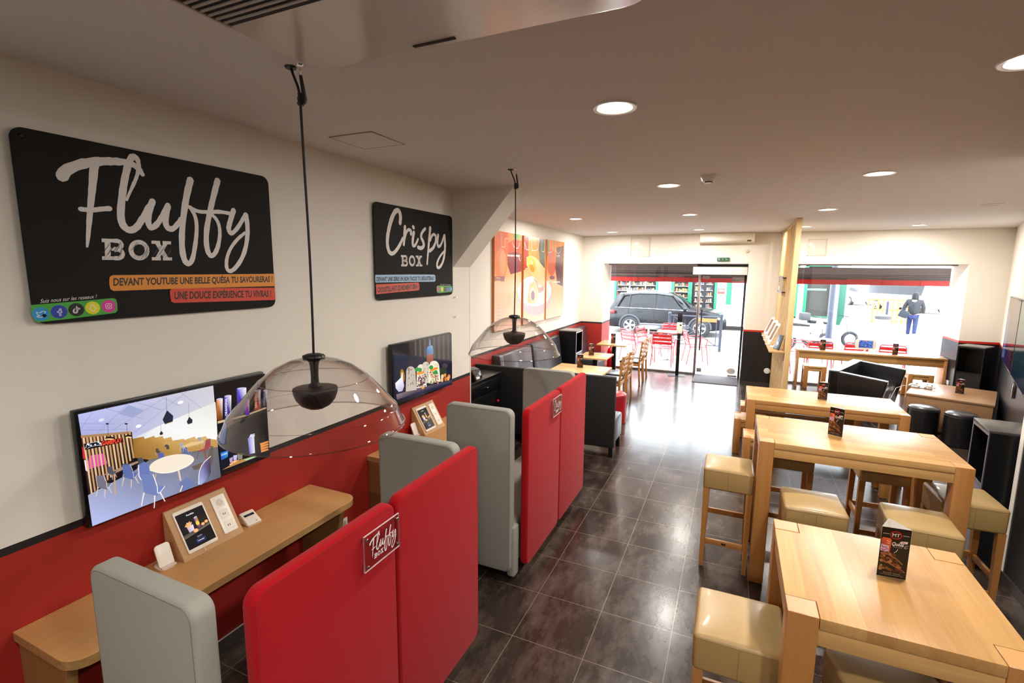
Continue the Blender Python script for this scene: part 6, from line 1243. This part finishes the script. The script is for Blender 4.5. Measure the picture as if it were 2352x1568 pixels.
# terrace furniture
mRM = mat('red metal', 'd01a24', 0.35, coat=0.3)
def terrace_chair(label, x, y, rz):
    r = thing('terrace_chair', label, 'chair', (x, y, -0.005), rz, 'red metal slatted terrace chairs')
    f = M(); w = 0.22
    for s_ in (-1, 1):
        f.tube([(s_*w, -0.25, 0), (s_*w, -0.19, 0.42), (s_*w, -0.2, 0.44)], 0.011, 8); f.tube([(s_*(w+0.02), 0.27, 0), (s_*w, 0.19, 0.43), (s_*w, 0.24, 0.62), (s_*(w-0.01), 0.28, 0.78)], 0.011, 8); f.tube([(s_*w, -0.2, 0.44), (s_*w, 0.2, 0.43)], 0.010, 8)
        f.tube([(s_*(w+0.015), -0.17, 0.44), (s_*(w+0.04), -0.2, 0.63), (s_*(w+0.04), -0.12, 0.66), (s_*(w+0.03), 0.2, 0.65), (s_*w, 0.24, 0.62)], 0.011, 8)
    f.tube([(-w+0.01, 0.28, 0.78), (-w+0.03, 0.288, 0.81), (0, 0.292, 0.82), (w-0.03, 0.288, 0.81), (w-0.01, 0.28, 0.78)], 0.011, 8); f.tube([(-w, -0.2, 0.44), (w, -0.2, 0.44)], 0.010, 8); f.tube([(-w, 0.2, 0.43), (w, 0.2, 0.43)], 0.010, 8); f.build('frame', mRM, r)
    for k in range(6): M().box(-w+0.005, w-0.005, -0.19+k*0.066, -0.14+k*0.066, 0.44, 0.444, 0.001).build('seat_slat', mRM, r)
    for z in (0.56, 0.65, 0.74): yy = 0.225+(z-0.56)*0.25; M().box(-w+0.005, w-0.005, yy-0.002, yy+0.004, z-0.033, z+0.033, 0.001, mtx=None).build('back_slat', mRM, r)
    return r
tc = terrace_chair('red metal terrace chair with its back to the window, left of the sanitiser stand', -1.49, 12.25, PI)
TCH = [(-0.78, 12.85, 1.9, 'red metal terrace chair behind the sanitiser stand, turned sideways'), (-2.25, 12.6, 2.6, 'red metal terrace chair furthest left outside the window'), (-1.95, 13.1, 1.2, 'red metal terrace chair beyond the dining chair backs'), (-1.55, 14.0, 0.0, 'red metal terrace chair facing the window from the far side of a bistro table'),
       (0.95, 12.6, -2.8, 'red metal terrace chair right behind the slatted screen post'), (1.75, 12.35, PI, 'red metal terrace chair under the left part of the window counter view'), (2.35, 12.45, PI+0.2, 'red metal terrace chair behind the black sofa back'), (3.05, 12.35, PI-0.2, 'red metal terrace chair behind the right stool of the window counter'), (1.45, 13.2, 1.4, 'red metal terrace chair outside on the far side of the right bistro table')]
for x, y, rz, lb in TCH: dup(tc, (x, y, -0.005), rz, lb)
def bistro(label, x, y):
    r = thing('bistro_table', label, 'table', (x, y, -0.005), 0, 'grey round bistro tables on the terrace'); M().lathe([(0, 0.72), (0.29, 0.72), (0.3, 0.73), (0.29, 0.74), (0, 0.74)], 36).build('tabletop', mat('pale aluminium', 'b9c0c8', 0.3, 0.6), r); M().lathe([(0, 0.02), (0.028, 0.02), (0.028, 0.72), (0, 0.72)], 16).build('column', mat('pale aluminium'), r)
    m = M()
    for k in range(4): a = PI/4+k*PI/2; m.box(0.02, 0.27, -0.02, 0.02, 0, 0.03, 0.004, mtx=Matrix.Rotation(a, 4, 'Z'))
    m.build('base', mat('pale aluminium'), r); return r
bt = bistro('round bistro table outside between the red chairs, left of the glass door', -1.45, 13.0); dup(bt, (-2.1, 13.9, -0.005), 0, 'round bistro table outside further left'); dup(bt, (1.95, 13.1, -0.005), 0, 'round bistro table outside the right window')
# barrier, posts, bins, scooters
mGP = mat('grey street paint', '343a48', 0.5, spec=0.3)
r = thing('street_barrier', 'grey street railing with a brown panel outside the glass door', 'barrier', (-0.9, 15.0, 0))
for x in (-0.78, 0.62): M().lathe([(0, 0), (0.038, 0), (0.038, 1.0), (0.05, 1.02), (0.045, 1.06), (0, 1.08)], 20, loc=(x, 0, 0)).build('post', mGP, r)
m = M(); m.tube([(-0.78, 0, 0.98), (0.62, 0, 0.98)], 0.018, 8); m.tube([(-0.78, 0, 0.16), (0.62, 0, 0.16)], 0.014, 8); m.tube([(-0.66, 0, 0.94), (-0.66, 0, 0.16)], 0.012, 8); m.tube([(0.5, 0, 0.94), (0.5, 0, 0.16)], 0.012, 8); m.tube([(-0.66, 0, 0.94), (0.5, 0, 0.16)], 0.012, 8); m.tube([(0.5, 0, 0.94), (-0.66, 0, 0.16)], 0.012, 8); m.build('rails', mGP, r)
M().box(-0.02, 0.5, -0.03, -0.015, 0.83, 0.93).build('panel', mat('brown panel', '9a6a3a', 0.6), r)
r = thing('street_post', 'tall grey street post outside the right window, left of the bin', 'post', (2.32, 15.0, 0)); M().lathe([(0, 0), (0.075, 0), (0.075, 0.9), (0.062, 0.92), (0.06, 4.0), (0, 4.0)], 24).build('tube', mGP, r)
for x, y, lb in ((5.7, 24.4, 'thin grey pole beyond the rubbish bin'), (7.6, 23.0, 'slim grey bollard right of the walking person'), (4.0, 12.7, 'grey pole outside at the right edge of the right window')):
    r = thing('street_bollard', lb, 'bollard', (x, y, -0.22 if y > 20 else 0)); M().lathe([(0, 0), (0.045, 0), (0.045, 1.3 if y > 13 else 1.15), (0.03, 1.34 if y > 13 else 1.2), (0, 1.35 if y > 13 else 1.21)], 16).build('tube', mGP, r)
r = thing('rubbish_bin', 'grey street rubbish bin left of the walking person', 'bin', (5.2, 22.7, -0.22)); M().lathe([(0, 0), (0.2, 0), (0.24, 0.75), (0, 0.75)], 24).build('basket', mat('grey bin', '8a949c', 0.5), r); M().lathe([(0, 0.76), (0.26, 0.76), (0.26, 0.86), (0.1, 0.92), (0, 0.92)], 24).build('lid', mat('dark grey bar'), r)
def scooter(label, x, y, rz):
    r = thing('parked_scooter', label, 'scooter', (x, y, -0.22), rz)
    for sx in (-0.62, 0.62):
        o = M().tube([(sx+0.22*math.cos(2*PI*k/28), 0, 0.26+0.22*math.sin(2*PI*k/28)) for k in range(28)], 0.05, 8, closed=True).build('wheel', mat('tyre rubber'), r); M().lathe([(0, 0.02), (0.17, 0.02), (0.17, -0.02), (0, -0.02)], 20, mtx=Matrix.Translation((sx, 0, 0.26)) @ Matrix.Rotation(PI/2, 4, 'X')).build('rim', mAlu, o)
    M().prism([(-0.75, 0.5), (-0.55, 0.38), (-0.1, 0.32), (0.2, 0.28), (0.35, 0.4), (0.45, 0.85), (0.38, 0.95), (0.25, 0.5), (0.05, 0.42), (-0.05, 0.7), (-0.7, 0.78)], -0.13, 0.13, axis='Y', bev=0.04, seg=3).build('body_shell', mat('pale scooter shell', 'a9b0b8', 0.3, coat=0.4), r)
    M().prism([(-0.72, 0.78), (-0.02, 0.74), (0.0, 0.8), (-0.3, 0.84), (-0.7, 0.88)], -0.12, 0.12, axis='Y', bev=0.02).build('saddle', mBM, r); M().tube([(0.62, 0.0, 0.26), (0.45, 0, 0.9), (0.4, 0, 1.02)], 0.03, 8).build('fork', mAlu, r); M().tube([(0.36, -0.33, 1.04), (0.42, 0, 1.02), (0.36, 0.33, 1.04)], 0.015, 8).build('handlebar', mBM, r)
    M().box(-0.98, -0.7, -0.16, 0.16, 0.86, 1.12, 0.04).build('top_case', mat('dark grey bar'), r); return r
scooter('parked pale scooter behind the grey street post', 3.05, 19.5, 0.25); scooter('parked pale scooter partly hidden by the slatted screen post', 2.25, 18.4, 0.5)
# walking person
def limb_mesh(name, V, E, m, parent, sub=1):
    me = bpy.data.meshes.new(name); b = bmesh.new(); L_ = b.verts.layers.skin.verify(); vs = []
    for i, (p, rr) in enumerate(V):
        v = b.verts.new(p); v[L_].radius = rr if isinstance(rr, tuple) else (rr, rr); v[L_].use_root = (i == 0); vs.append(v)
    for a, c_ in E: b.edges.new((vs[a], vs[c_]))
    b.to_mesh(me); b.free(); me.materials.append(m); o = bpy.data.objects.new(name, me); COL.objects.link(o); o.parent = parent
    o.modifiers.new('Skin', 'SKIN').use_smooth_shade = True; s_ = o.modifiers.new('Subdivision', 'SUBSURF'); s_.levels = sub; s_.render_levels = sub; return o
r = thing('person', 'person walking away in a grey hooded jacket and blue jeans carrying a shoulder bag', 'person', (6.3, 23.4, -0.22), -0.25)
bodyV = [((0, 0, 0.95), (0.15, 0.11)), ((0, 0, 1.15), (0.14, 0.10)), ((0, 0.02, 1.38), (0.17, 0.11)), ((0, 0.04, 1.50), 0.06), ((0, 0.06, 1.62), (0.085, 0.10)), ((0, 0.06, 1.70), (0.07, 0.085)),
         ((-0.2, 0.02, 1.42), 0.055), ((-0.29, 0.0, 1.15), 0.045), ((-0.31, 0.05, 0.93), 0.032), ((-0.31, 0.07, 0.84), 0.03), ((0.2, 0.02, 1.42), 0.055), ((0.28, 0.02, 1.15), 0.045), ((0.27, 0.14, 0.95), 0.032), ((0.27, 0.17, 0.86), 0.03),
         ((-0.09, 0, 0.86), 0.09), ((-0.1, 0.08, 0.48), 0.06), ((-0.1, -0.02, 0.09), 0.04), ((-0.1, 0.12, 0.04), 0.035), ((0.09, 0, 0.86), 0.09), ((0.09, -0.03, 0.48), 0.06), ((0.08, -0.22, 0.13), 0.04), ((0.08, -0.12, 0.05), 0.035)]
bE = [(0, 1), (1, 2), (2, 3), (3, 4), (4, 5), (2, 6), (6, 7), (7, 8), (8, 9), (2, 10), (10, 11), (11, 12), (12, 13), (0, 14), (14, 15), (15, 16), (16, 17), (0, 18), (18, 19), (19, 20), (20, 21)]
limb_mesh('body', bodyV, bE, mat('skin', 'b98a70', 0.6), r, 2)
for s_ in (-1, 1):
    hx, hy, hz = (-0.31, 0.07, 0.84) if s_ < 0 else (0.27, 0.17, 0.86)
    for k in range(4): M().tube([(hx+(k-1.5)*0.004, hy+(k-1.5)*0.02, hz-0.02), (hx+0.004, hy+(k-1.5)*0.021, hz-0.075-0.006*(k in (1, 2))), (hx+0.012, hy+(k-1.5)*0.019, hz-0.10)], [0.009, 0.008, 0.006], 8).build('finger', mat('skin'), r)
    M().tube([(hx, hy+0.03, hz), (hx+0.006, hy+0.05, hz-0.04)], [0.01, 0.007], 8).build('thumb', mat('skin'), r)
limb_mesh('jacket', [((0, 0, 0.86), (0.2, 0.15)), ((0, 0, 1.1), (0.19, 0.14)), ((0, 0.02, 1.36), (0.205, 0.145)), ((0, 0.03, 1.5), (0.1, 0.1)), ((-0.21, 0.02, 1.42), 0.085), ((-0.30, 0.0, 1.15), 0.07), ((-0.32, 0.045, 0.93), 0.055), ((0.21, 0.02, 1.42), 0.085), ((0.29, 0.02, 1.15), 0.07), ((0.28, 0.135, 0.96), 0.055)], [(0, 1), (1, 2), (2, 3), (2, 4), (4, 5), (5, 6), (2, 7), (7, 8), (8, 9)], mat('grey jacket', '161a20', 0.8, noise=0.2, nscale=8), r, 2)
limb_mesh('hood', [((0, 0.02, 1.44), (0.13, 0.12)), ((0, 0.04, 1.56), (0.12, 0.14)), ((0, 0.06, 1.66), (0.125, 0.14)), ((0, 0.06, 1.77), (0.085, 0.10))], [(0, 1), (1, 2), (2, 3)], mat('dark hood', '0c0e12', 0.8), r, 2)
limb_mesh('jeans', [((0, 0, 0.9), (0.17, 0.12)), ((-0.09, 0, 0.84), 0.105), ((-0.1, 0.07, 0.48), 0.078), ((-0.1, -0.01, 0.12), 0.062), ((0.09, 0, 0.84), 0.105), ((0.09, -0.02, 0.48), 0.078), ((0.08, -0.20, 0.16), 0.062)], [(0, 1), (1, 2), (2, 3), (0, 4), (4, 5), (5, 6)], mat('blue denim', '0c1c48', 0.8, noise=0.15, nscale=20), r, 2)
for x, y, z in ((-0.1, 0.06, 0.03), (0.08, -0.17, 0.06)): M().ball((x, y, z), 0.075, 14, (0.62, 1.75, 0.6)).build('shoe', mat('pale shoe', 'c8c4c0', 0.6), r)
rb = thing('shoulder_bag', 'dark shoulder bag carried at the left hip of the walking person', 'bag', (5.97, 23.24, 0.71), -0.25); M().box(-0.16, 0.14, -0.09, 0.05, -0.14, 0.14, 0.05, 4, mtx=Matrix.Rotation(0.35, 4, 'Y')).build('bag_body', mat('slate bag', '141a24', 0.7), rb); M().tube([(-0.1, -0.05, 0.1), (0.05, -0.12, 0.25), (0.25, -0.11, 0.42), (0.36, -0.02, 0.52)], 0.014, 8).build('strap', mat('slate bag'), rb)
